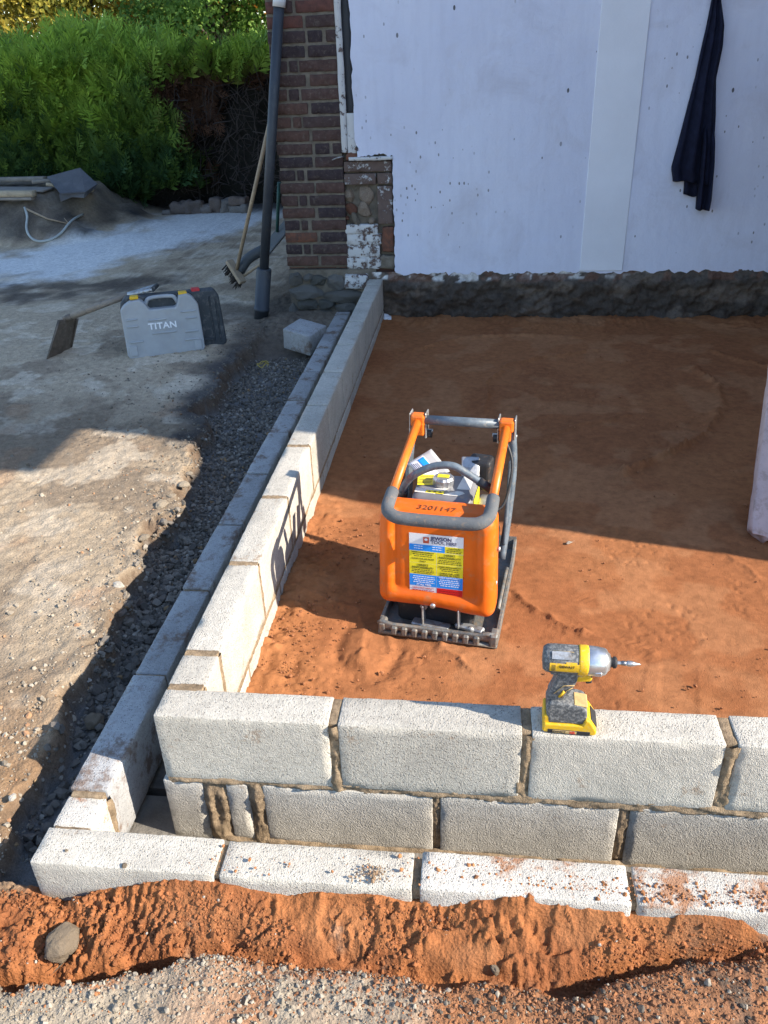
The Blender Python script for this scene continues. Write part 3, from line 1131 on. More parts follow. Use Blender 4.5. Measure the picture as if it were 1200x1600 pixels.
inner = thing('block_wall', 'pale concrete block inner wall two courses high enclosing the red sand', 'block wall', (0, 0, -0.44))
outer = thing('block_wall', 'low outer concrete block wall one course above ground with soil banked against it', 'block wall', (XO, YO, -0.44))


def under(root):
    return root


inner.location = (0, 0, 0)
outer.location = (0, 0, 0)
sd = 0
# front wall, upper course
ups = [(0.0, 0.44), (0.464, 0.907), (0.930, 1.372), (1.40, 1.84), (1.855, 2.295), (2.31, 2.75), (2.765, 3.205), (3.22, 3.60)]
for i, (a, b) in enumerate(ups):
    block(inner, a, b, 0.0, BW, -BH, 0.0, MAT['block'], 1 + i % 4, 0.0, 0.0)
for i in range(len(ups) - 1):
    a, b = ups[i][1], ups[i + 1][0]
    m = (a + b) / 2
    if i < 4:
        mortar_strip(inner, (m, 0, -BH - 0.012), (m, 0, -0.006), (b - a) + 0.020, (0, -1, 0), (1, 0, 0), 0.009, 0.008)
    mortar_fill(inner, a - 0.004, b + 0.004, 0.008, BW - 0.004, -BH, -0.003, 20 + i)
# lower course (boundaries read off the front face)
fx = [at(u, 1262, 1, 0.0)[0] for u in (264, 323, 358, 391, 414)]
lows = [(fx[0], fx[1]), (fx[2], fx[3]), (fx[4], at(676, 1290, 1, 0)[0]), (at(688, 1290, 1, 0)[0], at(961, 1310, 1, 0)[0]), (at(979, 1310, 1, 0)[0], 1.63), (1.65, 2.09), (2.11, 2.55), (2.57, 3.01), (3.03, 3.5)]
for i, (a, b) in enumerate(lows):
    block(inner, a, b, 0.001, BW, -0.442, -0.228, MAT['block'], (3 + i) % 4 + 1)
for i in range(len(lows) - 1):
    a, b = lows[i][1], lows[i + 1][0]
    m = (a + b) / 2
    if i < 5:
        mortar_strip(inner, (m, 0, -0.442), (m, 0, -0.222), (b - a) + 0.018, (0, -1, 0), (1, 0, 0), 0.010 if i < 2 else 0.006, 0.007 if i < 2 else 0.011)
    mortar_fill(inner, a - 0.003, b + 0.003, 0.012, BW - 0.004, -0.442, -0.23, 40 + i)
mortar_strip(inner, (0.004, 0, -0.2215), (2.0, 0, -0.2215), 0.036, (0, -1, 0), (0, 0, 1), 0.007, 0.005)
mortar_fill(inner, 0.006, 3.5, 0.008, BW - 0.005, -0.2285, -0.2145, 60)
mortar_strip(inner, (0.10, 0, -0.447), (2.0, 0, -0.447), 0.04, (0, -1, 0), (0, 0, 1), 0.010, 0.003)
# left wall, upper course
Y1, PT = 0.2462, 0.4505
segs = [(BW + 0.016, Y1 - 0.010)] + [(Y1 + i * PT + 0.010, Y1 + (i + 1) * PT - 0.006) for i in range(9)] + [(Y1 + 9 * PT + 0.008, 4.462)]
for i, (a, b) in enumerate(segs):
    block(inner, 0.0, BW, a, b, -BH, 0.0, MAT['block'], 1 + (i * 3) % 4)
js = [BW + 0.008] + [Y1 + i * PT for i in range(10)]
for i, j in enumerate(js):
    hw = 0.010 if i < 5 else 0.008
    mortar_fill(inner, 0.003 if i < 5 else 0.012, BW - (0.003 if i < 5 else 0.014), j - hw - 0.003, j + hw + 0.003, -BH, 0.0005 if i < 5 else -0.014, 70 + i)
    if i < 5:
        mortar_strip(inner, (BW, j, -BH - 0.008), (BW, j, -0.004), 0.026, (1, 0, 0), (0, 1, 0), 0.0035, 0.0018, smear=0.4)
        mortar_strip(inner, (0.006, j, 0), (BW - 0.006, j, 0), 0.032, (0, 0, 1), (0, 1, 0), 0.0035, 0.001, smear=0.5)
# left wall, lower course, half bond
segs2 = [(BW + 0.012, 0.47 - 0.006)] + [(0.47 + i * PT + 0.006, 0.47 + (i + 1) * PT - 0.006) for i in range(8)] + [(0.47 + 8 * PT + 0.006, 4.46)]
for i, (a, b) in enumerate(segs2):
    block(inner, 0.001, BW, a, b, -0.442, -0.228, MAT['block'], 1 + (i * 3 + 1) % 4)
for i in range(9):
    mortar_fill(inner, 0.004, BW - 0.001, 0.47 + i * PT - 0.009, 0.47 + i * PT + 0.009, -0.44, -0.23, 85 + i)
mortar_fill(inner, 0.004, BW - 0.002, BW + 0.002, 4.46, -0.2285, -0.2145, 61)
mortar_strip(inner, (BW, BW, -0.2215), (BW, 2.2, -0.2215), 0.026, (1, 0, 0), (0, 0, 1), 0.0035, 0.0015, smear=0.35)

# ---- outer leaf
of = [(XO, XO + 0.44), (XO + 0.4535, XO + 0.895), (XO + 0.914, XO + 1.372), (XO + 1.385, XO + 1.83), (XO + 1.845, XO + 2.285), (XO + 2.3, XO + 2.74), (XO + 2.755, XO + 3.2)]
for i, (a, b) in enumerate(of):
    dz = (0.0, -0.004, 0.004, 0.002)[i % 4]
    block(outer, a, b, YO + (0.003 if i % 2 else 0), YO + BW, ZO - BH + dz, ZO + dz, MAT['block_out'] if i > 1 else MAT['block'], 1 + i % 4, (0.0, 0.004, -0.004, 0.003)[i % 4])
for i in range(len(of) - 1):
    a, b = of[i][1], of[i + 1][0]
    mortar_fill(outer, a - 0.006, b + 0.006, YO + 0.012, YO + BW - 0.006, ZO - BH, ZO - 0.012, 100 + i)
YB = YO + BW
pj = [(110.7, 1235.5)] + [(425, 676), (454, 624.7), (476.7, 580), (496, 543.7), (512.7, 511.8)]
jy = [float(at(u, v, 2, ZO)[1]) for u, v in pj]
y_first = jy[0]
yend = float(at(526, 486, 2, ZO)[1])
n_mid = int(round((jy[1] - y_first) / 0.45))
cuts = [YB + 0.006] + list(np.linspace(y_first, jy[1], n_mid + 1)) + jy[2:] + [yend]
for i in range(len(cuts) - 1):
    dz = (0.0, 0.003, -0.003, 0.001)[i % 4] - (0.012 if i == 0 else 0)
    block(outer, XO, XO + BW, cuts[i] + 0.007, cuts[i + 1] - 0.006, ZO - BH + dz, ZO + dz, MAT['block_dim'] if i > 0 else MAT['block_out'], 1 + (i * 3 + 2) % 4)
    if i:
        mortar_fill(outer, XO + 0.006, XO + BW - 0.006, cuts[i] - 0.010, cuts[i] + 0.010, ZO - BH, ZO - 0.006, 120 + i)
mortar_fill(outer, XO + 0.006, XO + BW - 0.004, YB - 0.004, YB + 0.016, ZO - BH, ZO - 0.012, 119)
mortar_strip(outer, (XO + BW, cuts[1], ZO - BH + 0.01), (XO + BW, cuts[1], ZO - 0.02), 0.03, (1, 0, 0), (0, 1, 0), 0.008, 0.002)
# crumbs of soil on top of the outer blocks
rows = []
for (cx, cy, sx, sy, n) in ((at(580, 1365, 2, ZO)[0], YO + 0.03, 0.025, 0.014, 130), (1.30, YO + 0.03, 0.14, 0.022, 420), (0.78, YO + 0.05, 0.14, 0.02, 110), (1.0, YO + 0.03, 0.1, 0.02, 130), (0.28, YO + 0.03, 0.08, 0.02, 40)):
    for i in range(n):
        x, y = rng.normal(cx, sx), rng.normal(cy, sy)
        if not (YO + 0.006 < y < YO + BW - 0.006) or x > 1.7:
            continue
        s = float(np.clip(rng.lognormal(-5.5, 0.5), 0.002, 0.014))
        rows.append((x, y, ZO + s * 0.2 + 0.002, s, np.array((0.36, 0.155, 0.065) if cx > 0.6 or cx < 0.3 else (0.27, 0.18, 0.11)) * rng.uniform(0.7, 1.15)))
p = at(226, 1350, 2, ZO)
stuff(tag(link('spilled_soil', scatter('spill', rows, CLODS, MAT['clod'], rng), MAT['clod']), 'red soil crumbs spilled on top of the low outer blocks', 'soil'))
lone(195, 1354, ZO, 0.016, MAT['boulder'], 'tiny brown pebble on the outer corner block', sq=(1, 0.9, 0.6), seed=21, sink=0.1)
lone(104, 1330, ZO, 0.010, MAT['boulder'], 'dark grit speck on the outer corner block', sq=(1, 0.9, 0.6), seed=22, sink=0.1)

# ---- loose block by the house
blk = rbox((0.215, 0.20, 0.14), 0.02, 0.005, 0.001, 50, 5, 0.005)
lp = at(474, 541, 1, 3.72)
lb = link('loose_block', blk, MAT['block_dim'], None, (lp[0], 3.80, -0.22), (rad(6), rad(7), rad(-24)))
tag(lb, 'loose grey concrete block lying tilted beside the outer wall near the downpipe', 'concrete block')

# ================================================================== HOUSE
HY = 4.487
house = thing('house', 'house with whitewashed wall and dark brick pier behind the sand', 'house', (0, 0, 0))


def white_wall_mat():
    k = NT('white_render')
    co = k.coord(False)
    n = k.noise(co, 1.2, 5, 0.6)
    col = k.mix(k.ramp(n, [(0.3, 0), (0.7, 1)]), (0.60, 0.62, 0.745), (0.67, 0.69, 0.80))
    # brushed streaks, scuffs and dark flecks where the paint is off
    mp = k.n('ShaderNodeMapping')
    mp.inputs['Scale'].default_value = (9, 1, 1.2)
    k.l(co, mp.inputs[0])
    st = k.noise(mp.outputs[0], 2.0, 4, 0.6)
    col = k.mix(k.math('MULTIPLY', k.ramp(st, [(0.45, 0), (0.75, 1)]), 0.35), col, (0.52, 0.53, 0.64))
    mp2 = k.n('ShaderNodeMapping')
    mp2.inputs['Scale'].default_value = (1.0, 1.0, 0.55)
    k.l(co, mp2.inputs[0])
    v = k.voro(mp2.outputs[0], 13)
    pick = k.ramp(v.outputs['Color'], [(0.45, 0), (0.5, 1)])
    sz = k.math('MULTIPLY', k.noise(co, 5, 2), 0.21)
    fl = k.math('LESS_THAN', v.outputs['Distance'], sz)
    fac = k.math('MULTIPLY', k.math('MULTIPLY', fl, pick), 0.9)
    zone = k.ramp(k.noise(co, 1.7, 3, 0.6), [(0.36, 0), (0.5, 1)])
    col = k.mix(k.math('MULTIPLY', fac, zone), col, (0.05, 0.045, 0.045))
    v3 = k.voro(mp2.outputs[0], 31)
    f3 = k.math('MULTIPLY', k.math('LESS_THAN', v3.outputs['Distance'], 0.17), k.ramp(v3.outputs['Color'], [(0.52, 0), (0.55, 1)]))
    zone3 = k.ramp(k.noise(co, 1.1, 4, 0.65), [(0.42, 0), (0.56, 1)])
    col = k.mix(k.math('MULTIPLY', k.math('MULTIPLY', f3, zone3), 0.8), col, (0.10, 0.09, 0.09))
    sc = k.noise(co, 26, 6, 0.8)
    col = k.mix(k.math('MULTIPLY', k.ramp(sc, [(0.62, 0), (0.74, 1)]), 0.4), col, (0.36, 0.35, 0.36))
    dg = k.noise(co, 2.3, 7, 0.7, 0.6)
    col = k.mix(k.math('MULTIPLY', k.ramp(dg, [(0.52, 0), (0.72, 1)]), 0.4), col, (0.44, 0.42, 0.47))
    h = k.math('ADD', k.noise(co, 14, 4, 0.6), k.math('MULTIPLY', k.noise(co, 220, 2), 0.15))
    return k.done(col, 0.75, k.bump(h, 0.006), 0, 0.25)


MAT['render'] = white_wall_mat()
MAT['render2'] = plain('smooth_white_patch', (0.71, 0.72, 0.775), 0.7, var=0.06, vscale=3, bump=0.001, bscale=60)
MAT['flaky'] = None
PY = HY - 0.022                                   # face of the render coat


def render_panel(x0, x1, z0, z1, zstep, xleft, seed=0, th=0.024):
    """plaster sheet with a notch at its lower left, ragged edges and a little waviness"""
    xs = np.concatenate([np.linspace(xleft, x0, 26), np.linspace(x0, x1, 170)[1:]])
    zs = np.concatenate([np.linspace(z0, z0 + 0.05, 6), np.linspace(z0 + 0.05, zstep, 40)[1:], np.linspace(zstep, z1, 120)[1:]])
    X, Z = np.meshgrid(xs, zs)
    rag = 0.010 * fbm(X * 24, Z * 24, s=seed, o=4, g=0.6)
    low = sstep(z0 + 0.03, z0, Z) + np.exp(-((Z - zstep) / 0.012) ** 2) * (X < x0 + 0.001)
    Z2 = Z + rag * np.clip(low, 0, 1) * 1.3
    lf = (np.abs(X - x0) < 1e-6) * (Z <= zstep) + (np.abs(X - xleft) < 1e-6)
    X2 = X + 0.6 * rag * np.clip(lf, 0, 1) + 0.05 * sstep(zstep + 0.09, zstep, Z) * (np.abs(X - xleft) < 1e-6)
    Y = PY + 0.0035 * fbm(X * 2.2, Z * 2.2, s=seed + 2, o=3)
    nz, nx = X.shape
    i = np.arange(nz - 1)[:, None] * nx + np.arange(nx - 1)[None, :]
    q = np.stack([i, i + 1, i + nx + 1, i + nx], -1).reshape(-1, 4)
    cx = X.ravel()[q].mean(1)
    cz_ = Z.ravel()[q].mean(1)
    q = q[~((cx < x0) & (cz_ < zstep))]
    me = mesh_np('render', np.stack([X2, Y, Z2], -1).reshape(-1, 3), q, True)
    b = bmesh.new()
    b.from_mesh(me)
    bmesh.ops.delete(b, geom=[v for v in b.verts if not v.link_faces], context='VERTS')
    ed = [e for e in b.edges if e.is_boundary]
    r = bmesh.ops.extrude_edge_only(b, edges=ed)
    for v in r['geom']:
        if isinstance(v, bmesh.types.BMVert):
            v.co.y += th
    for f in r['geom']:
        if isinstance(f, bmesh.types.BMFace):
            f.smooth = False
    for e in ed:
        e.smooth = False
    b.to_mesh(me)
    b.free()
    return me


# core masonry behind everything, upper storey, right wing and roofs (mostly outside the picture; they throw the shade)
MAT['brickwork'] = None


def brick_tex():
    k = NT('brickwork')
    co = k.coord(False)
    mp = k.n('ShaderNodeMapping')
    mp.inputs['Rotation'].default_value = (rad(90), 0, 0)
    k.l(co, mp.inputs[0])
    b = k.n('ShaderNodeTexBrick')
    b.inputs['Scale'].default_value = 1.0
    b.inputs['Brick Width'].default_value = 0.235
    b.inputs['Row Height'].default_value = 0.0823
    b.inputs['Mortar Size'].default_value = 0.012
    b.inputs['Color1'].default_value = (0.10, 0.05, 0.04, 1)
    b.inputs['Color2'].default_value = (0.20, 0.08, 0.055, 1)
    b.inputs['Mortar'].default_value = (0.17, 0.145, 0.115, 1)
    k.l(mp.outputs[0], b.inputs['Vector'])
    return k.done(b.outputs['Color'], 0.9)


MAT['brickwork'] = brick_tex()
MAT['roof'] = plain('roof_tile', (0.11, 0.085, 0.075), 0.9, var=0.3, vscale=3, bump=0.01, bscale=20)
cm = MB()
cm.box((4.1, 8.0, 2.45), (9.4 - 0.012, 6.92, 5.5))
cm.build('house_core', MAT['brickwork'], house)
# wing standing forward on the right, its corner throws the shadow edge across the sand
WX, WY = 3.62, 0.845
wm = MB()
wm.box((WX + 2.2, (WY + 0.30 + 4.5) / 2, 1.35), (4.4, 4.5 - WY - 0.30, 3.7))
wm.box((WX + 0.3, WY + 0.16, 0.90), (0.6, 0.32, 2.80))  # added low pier, unseen, sized to set the shadow edge on the ground
wm.build('side_wing', MAT['brickwork'], house)
rm = MB()
rm.add([(WX - 0.02, WY + 0.28, 3.201), (WX + 4.5, WY + 0.28, 3.201), (WX + 4.5, 4.6, 3.201), (WX - 0.02, 4.6, 3.201), (WX - 0.02, 4.6, 5.0), (WX + 4.5, 4.6, 5.0)], [[0, 3, 4], [1, 2, 5], [0, 1, 5, 4], [2, 3, 4, 5], [0, 1, 2, 3]])
rm.box((WX - 0.17, 2.56, 3.09), (0.30, 3.88, 0.55))  # added verge box, unseen, shaped to bound the sunlit patch on the drive
rm.add([(-0.9, 4.2, 5.1), (9.1, 4.2, 5.1), (9.1, 8.0, 7.6), (-0.9, 8.0, 7.6), (-0.9, 11.8, 5.1), (9.1, 11.8, 5.1)], [[0, 1, 2, 3], [3, 2, 5, 4], [0, 3, 4], [1, 2, 5], [0, 1, 5, 4]])
rm.build('roof', MAT['roof'], house)

# white render
wall = link('render_wall', render_panel(0.19, WX - 0.01, 0.035, 4.9, 0.818, -0.055, 3), MAT['render'], house)
band = MB()
bx0, bx1 = at(905, 425, 1, PY)[0], at(972, 425, 1, PY)[0]
band.box(((bx0 + bx1) / 2, PY - 0.002, 2.48), (bx1 - bx0, 0.014, 4.87), 0.004)
band.build('smooth_band', MAT['render2'], house)

# dark rough footing under the render
MAT['dark_base'] = None


def base_mat():
    k = NT('old_footing')
    at_ = k.n('ShaderNodeAttribute', attribute_name='Col')
    co = k.coord(False)
    n1 = k.noise(co, 30, 6, 0.7)
    n2 = k.noise(co, 160, 3, 0.7)
    col = k.mix(1.0, at_.outputs['Color'], k.ramp(n1, [(0.25, 0.5), (0.75, 1.5)]), 'MULTIPLY')
    return k.done(col, 0.95, k.bump(k.math('ADD', n1, k.math('MULTIPLY', n2, 0.4)), 0.012), 0, 0.12)


MAT['dark_base'] = base_mat()


def footing_face(x0, x1, z0, z1, seed=0):
    xs = np.arange(x0, x1, 0.011)
    zs = np.arange(z0, z1, 0.009)
    X, Z = np.meshgrid(xs, zs)
    d1, d2 = cell2(X * 7, Z * 10, 55 + seed)
    lump = np.clip(0.6 - d1, 0, 1)
    up = sstep(-0.05, 0.01, Z + 0.02 * fbm(X * 8, Z * 8, s=151, o=3))
    Y = HY - 0.03 - 0.04 * lump * (1 - up) - 0.018 * fbm(X * 14, Z * 14, s=152, o=5, g=0.6) * (1 - 0.7 * up) + 0.012 * up
    c = np.zeros(X.shape + (3,)) + np.array((0.085, 0.066, 0.052))
    c = lerp3(c, (0.15, 0.115, 0.088), sstep(0.1, 0.6, fbm(X * 5, Z * 9, s=153, o=3)))
    c = lerp3(c, (0.12, 0.105, 0.095), up * 0.6)
    fl = fbm(X * 16, Z * 22, s=154, o=4)
    c = lerp3(c, (0.62, 0.61, 0.60), sstep(-0.03, -0.008, Z + 0.02 * vnoise(X * 3, Z, s=5)) * sstep(-0.05, 0.12, fl) * sstep(2.1, 1.3, X) * 0.95)
    c = lerp3(c, (0.15, 0.085, 0.062), sstep(-0.035, -0.012, Z) * sstep(0.15, 0.35, fbm(X * 12 + 3, Z * 16, s=155, o=3)) * 0.85)
    P = np.stack([X, Y, Z], -1)
    return grid_mesh('footing', None, None, Z, c, P)


link('wall_footing', footing_face(0.02, WX, -0.42, 0.055), MAT['dark_base'], house)


# brick pier
def brick_mat():
    k = NT('pier_brick')
    co = k.coord()
    oi = k.n('ShaderNodeObjectInfo')
    base = k.ramp(oi.outputs['Random'], [(0.0, (0.045, 0.033, 0.036)), (0.45, (0.062, 0.041, 0.039)), (0.8, (0.082, 0.049, 0.042)), (1.0, (0.10, 0.056, 0.044))])
    n1 = k.noise(co, 22, 6, 0.7)
    col = k.mix(1.0, base, k.ramp(n1, [(0.25, 0.6), (0.75, 1.4)]), 'MULTIPLY')
    col = k.mix(k.math('MULTIPLY', k.ramp(k.noise(co, 40, 5, 0.75), [(0.54, 0), (0.70, 1)]), 0.5), col, (0.19, 0.155, 0.125))
    return k.done(col, 0.92, k.bump(n1, 0.008), 0, 0.2)


def brick_red_mat(name, a, b):
    k = NT(name)
    co = k.coord()
    n1 = k.noise(co, 24, 6, 0.7)
    col = k.mix(k.ramp(n1, [(0.35, 0), (0.65, 1)]), a, b)
    return k.done(col, 0.92, k.bump(n1, 0.006), 0, 0.2)


def paint_brick_mat(name, lo):
    k = NT(name)
    co = k.coord()
    n1 = k.noise(co, 18, 7, 0.72)
    br = k.mix(k.noise(co, 30, 4), (0.09, 0.065, 0.06), (0.17, 0.12, 0.10))
    col = k.mix(k.ramp(n1, [(lo, 0), (lo + 0.05, 1)]), br, (0.54, 0.53, 0.52))
    return k.done(col, 0.88, k.bump(k.math('ADD', n1, k.ramp(n1, [(lo, 0), (lo + 0.05, 0.4)])), 0.005), 0, 0.2)


MAT['pier_brick'] = brick_mat()
MAT['red_brick'] = brick_red_mat('red_brick', (0.085, 0.042, 0.036), (0.15, 0.066, 0.052))
MAT['orange_brick'] = brick_red_mat('scarred_brick', (0.08, 0.05, 0.042), (0.20, 0.082, 0.048))
MAT['paint_hi'] = paint_brick_mat('painted_brick', 0.455)
MAT['paint_lo'] = paint_brick_mat('worn_painted_brick', 0.56)
pier = MB()
PX0, PX1 = -0.595, -0.150
pier.box(((PX0 + PX1) / 2, HY + 0.048, 2.52), (PX1 - PX0 - 0.008, 0.08, 4.86))
pier = pier.build('brick_pier', MAT['mortar_old'], house)
rr = random.Random(4)
BC = {}


def brick_obj(x0, x1, z0, z1, mat, par, y=HY, dep=0.09, seed=None):
    seed = rr.randrange(5) if seed is None else seed
    key = (round(x1 - x0, 2), round(z1 - z0, 3), seed, mat.name)
    if key not in BC:
        BC[key] = rbox((x1 - x0, dep, z1 - z0), 0.016, 0.0045, 0.0022, 45, seed, 0.005)
    return link('brick', BC[key], mat, par, ((x0 + x1) / 2, y + dep / 2 + rr.uniform(-0.003, 0.003), (z0 + z1) / 2), (0, rr.uniform(-0.006, 0.006), 0))


CP = 0.0823
for k in range(26):
    z0 = 0.085 + k * CP + 0.008
    z1 = z0 + CP - 0.017
    j = lambda: rr.uniform(-0.006, 0.006)
    if k % 2 == 0:
        xs_ = [(PX0, -0.365 + j()), (-0.342 + j(), PX1)]
    else:
        a = -0.485 + j()
        if k == 9 or k == 17:
            xs_ = [(PX0, -0.355), (-0.335, -0.235 + j()), (-0.215, PX1)]
        elif k in (13, 19):
            xs_ = [(PX0, -0.50), (-0.485, -0.42), (-0.40, PX1)]
        else:
            xs_ = [(PX0, a), (a + 0.016, a + 0.066 + j()), (-0.40 + j(), PX1)]
    for n_, (x0, x1) in enumerate(xs_):
        mt = MAT['pier_brick']
        if k >= 18 and n_ == 0 or (k >= 19 and rr.random() < 0.45):
            mt = MAT['red_brick']
        if k == 2 and n_ == 0:
            mt = MAT['orange_brick']
        if x0 == PX0:
            x0 += rr.uniform(-0.004, 0.006)
        brick_obj(x0, x1, z0, z1, mt, pier)
pier2 = MB()
pier2.box(((PX0 + PX1) / 2, HY + 0.03, 3.56), (PX1 - PX0, 0.06, 2.7))
pier2.build('upper_pier', MAT['brickwork'], house)
# white flaking strip and the black strip beside the pier
MAT['flaky'] = paint_brick_mat('flaking_paint', 0.40)
link('paint_strip', rbox((0.042, 0.05, 1.72), 0.02, 0.005, 0.003, 30, 2), MAT['flaky'], house, (-0.131, HY + 0.012, 1.70))
link('paint_strip', rbox((0.066, 0.05, 0.25), 0.018, 0.005, 0.004, 30, 6), MAT['flaky'], house, (-0.077, HY + 0.018, 0.955))
MAT['black_felt'] = plain('black_membrane', (0.02, 0.022, 0.028), 0.6, var=0.3, bump=0.002)
link('damp_strip', rbox((0.062, 0.04, 2.6), 0.03, 0.004, 0.002, 20, 7), MAT['black_felt'], house, (-0.080, HY + 0.022, 2.385))
# the torn-out stub between pier and render: painted bricks, a hole with rubble, scarred plaster
stub = MB()
stub.box((0.02, HY + 0.075, 0.44), (0.336, 0.05, 0.75))
stub = stub.build('wall_stub', MAT['mortar_old'], house)
SX0, SX1 = -0.145, 0.182


def zs(v):
    return float(at(560, v, 1, HY)[2])


def sx(zx, zy):
    return float(at(430 + zx * 0.18333, 230 + zy * 0.18333, 1, HY)[0])


def sz(zy, zx=780):
    return float(at(430 + zx * 0.18333, 230 + zy * 0.18333, 1, HY)[2])


brick_obj(sx(585, 180), SX1, sz(215) + 0.004, sz(120), MAT['paint_lo'], stub, HY + 0.004, 0.06, 1)
brick_obj(sx(585, 270), sx(855, 270), sz(320), sz(225), MAT['paint_lo'], stub, HY + 0.004, 0.06, 2)
brick_obj(sx(870, 270), SX1, sz(320), sz(225), MAT['paint_lo'], stub, HY + 0.004, 0.06, 3)
link('ledge', rbox((0.30, 0.055, 0.022), 0.015, 0.004, 0.003, 40, 3), MAT['flaky'], stub, (0.045, HY - 0.004, sz(95)))
link('ledge_scar', rbox((0.13, 0.05, 0.05), 0.012, 0.012, 0.006, 40, 4), MAT['orange_brick'], stub, (-0.06, HY + 0.012, sz(75)))
brick_obj(sx(872, 500), SX1, sz(660), sz(335), MAT['paint_lo'], stub, HY + 0.010, 0.05, 4)
link('paint_backing', rbox((sx(880, 850) - sx(603, 850), 0.05, sz(662) - sz(1045)), 0.02, 0.006, 0.002, 30, 5), MAT['paint_hi'], stub, ((sx(880, 850) + sx(603, 850)) / 2, HY + 0.034, (sz(662) + sz(1045)) / 2))
wb = [(660, 740), (745, 838), (842, 940), (944, 1040)]
for i, (a, b) in enumerate(wb):
    if i % 2:
        brick_obj(sx(605, 850), sx(770, 850), sz(b) + 0.003, sz(a), MAT['paint_hi'], stub, HY + 0.004, 0.06, i)
        brick_obj(sx(778, 850), sx(905, 850), sz(b) + 0.003, sz(a), MAT['paint_hi'], stub, HY + 0.004, 0.06, i + 1)
    else:
        brick_obj(sx(605, 850), sx(850 + 20 * i, 850), sz(b) + 0.003, sz(a), MAT['paint_hi'], stub, HY + 0.004, 0.06, i)
link('plaster_scar', rbox((0.088, 0.05, 0.17), 0.012, 0.012, 0.008, 30, 8, fn=None), MAT['orange_brick'], stub, (0.143, HY + 0.026, sz(790)))
link('plaster_scar', rbox((0.10, 0.05, 0.09), 0.012, 0.012, 0.008, 30, 9), MAT['mortar_old'], stub, (0.137, HY + 0.026, sz(985)))
MAT['rubble_tan'] = brick_red_mat('tan_rubble', (0.16, 0.12, 0.09), (0.30, 0.235, 0.18))
for i, (zx, zy, w, h, y, m) in enumerate(((620, 420, 0.10, 0.12, 0.035, 'rubble_tan'), (760, 420, 0.13, 0.16, 0.03, 'rubble_tan'), (640, 530, 0.11, 0.10, 0.03, 'orange_brick'), (770, 540, 0.14, 0.12, 0.02, 'rubble_tan'),
                                          (680, 620, 0.16, 0.06, 0.022, 'mortar_old'), (820, 630, 0.06, 0.05, 0.01, 'rubble_tan'), (560, 600, 0.05, 0.14, 0.03, 'orange_brick'), (700, 340, 0.17, 0.05, 0.05, 'mortar_old'))):
    me = rock_mesh(500 + i, 24, (1, 0.6, 1), 2)
    o = link('rubble_stone', me, MAT[m], stub, (sx(zx, zy), HY + y + 0.01, sz(zy, zx)), (0, 0.3 * i, 0))
    o.scale = (w, 0.11, h)
# stone footing below the pier
foot = MB()
foot.box((-0.27, HY + 0.05, -0.2), (0.64, 0.1, 0.53))
foot = foot.build('stone_footing', MAT['mortar_old'], house)
MAT['foot_stone'] = stone_mat('footing_stone', (0.10, 0.098, 0.085), (0.13, 0.12, 0.105), (0.17, 0.16, 0.145), bump=0.01)
for i, (x0, y0, x1, y1) in enumerate(((115, 1065, 235, 1200), (300, 1080, 440, 1180), (430, 1085, 600, 1230), (130, 1165, 410, 1305), (420, 1200, 760, 1330), (180, 1290, 370, 1390), (330, 1380, 520, 1473), (120, 1330, 200, 1480),
                                      (520, 1300, 700, 1420), (235, 1075, 320, 1140), (370, 1290, 520, 1390), (200, 1395, 340, 1480))):
    xa, xb = sx(x0, (y0 + y1) / 2), sx(x1, (y0 + y1) / 2)
    za, zb = sz(y1, x0), sz(y0, x0)
    me = rock_mesh(540 + i, 30, (1.12, 0.8, 1.12), 2)
    o = link('stone', me, MAT['foot_stone'], foot, ((xa + xb) / 2, HY + 0.01, (za + zb) / 2), (0, 0, 0))
    o.scale = ((xb - xa) * 1.12, 0.17, (zb - za) * 1.12)
link('painted_stone', rbox((0.17, 0.06, 0.10), 0.015, 0.012, 0.006, 30, 4), MAT['paint_hi'], foot, (sx(695, 1140), HY - 0.005, sz(1140, 695)))
# a bent steel tie sticking out of the pier
tm = MB()
tm.tube([(sx(580, 75), HY + 0.02, sz(78)), (sx(570, 75), HY - 0.02, sz(75)), (sx(530, 80), HY - 0.03, sz(82)), (sx(490, 95), HY - 0.028, sz(98))], [0.006, 0.006, 0.005, 0.003], 6)
MAT['galv'] = plain('galvanised', (0.45, 0.46, 0.47), 0.5, 0.7, var=0.3, dirt=(0.2, 0.15, 0.1), dirt_amt=0.4)
tm.build('wall_tie', MAT['galv'], house)

# ================================================================== PLATE COMPACTOR
MAT['orange'] = plain('orange_plastic', (0.72, 0.130, 0.008), 0.42, var=0.10, vscale=9, bump=0.0004, bscale=90, dirt=(0.42, 0.19, 0.08), dirt_amt=0.22, spec=0.4)
MAT['orange_paint'] = plain('orange_paint', (0.72, 0.150, 0.010), 0.4, var=0.12, vscale=20, bump=0.0003, bscale=80, dirt=(0.35, 0.2, 0.1), dirt_amt=0.1)
MAT['foam'] = plain('grey_foam_grip', (0.10, 0.105, 0.11), 0.85, var=0.2, vscale=24, bump=0.0012, bscale=220, dirt=(0.25, 0.17, 0.11), dirt_amt=0.2)
MAT['steel_blue'] = plain('blue_grey_steel', (0.105, 0.13, 0.155), 0.5, 0.1, var=0.3, vscale=30, bump=0.0005, bscale=120, dirt=(0.28, 0.25, 0.21), dirt_amt=0.22)
MAT['cast'] = plain('cast_iron', (0.16, 0.165, 0.16), 0.6, 0.35, var=0.35, vscale=30, bump=0.0015, bscale=150, dirt=(0.30, 0.22, 0.15), dirt_amt=0.42)
MAT['black_plastic'] = plain('black_plastic', (0.018, 0.018, 0.02), 0.55, var=0.3, vscale=20, bump=0.0006, dirt=(0.14, 0.09, 0.06), dirt_amt=0.15)
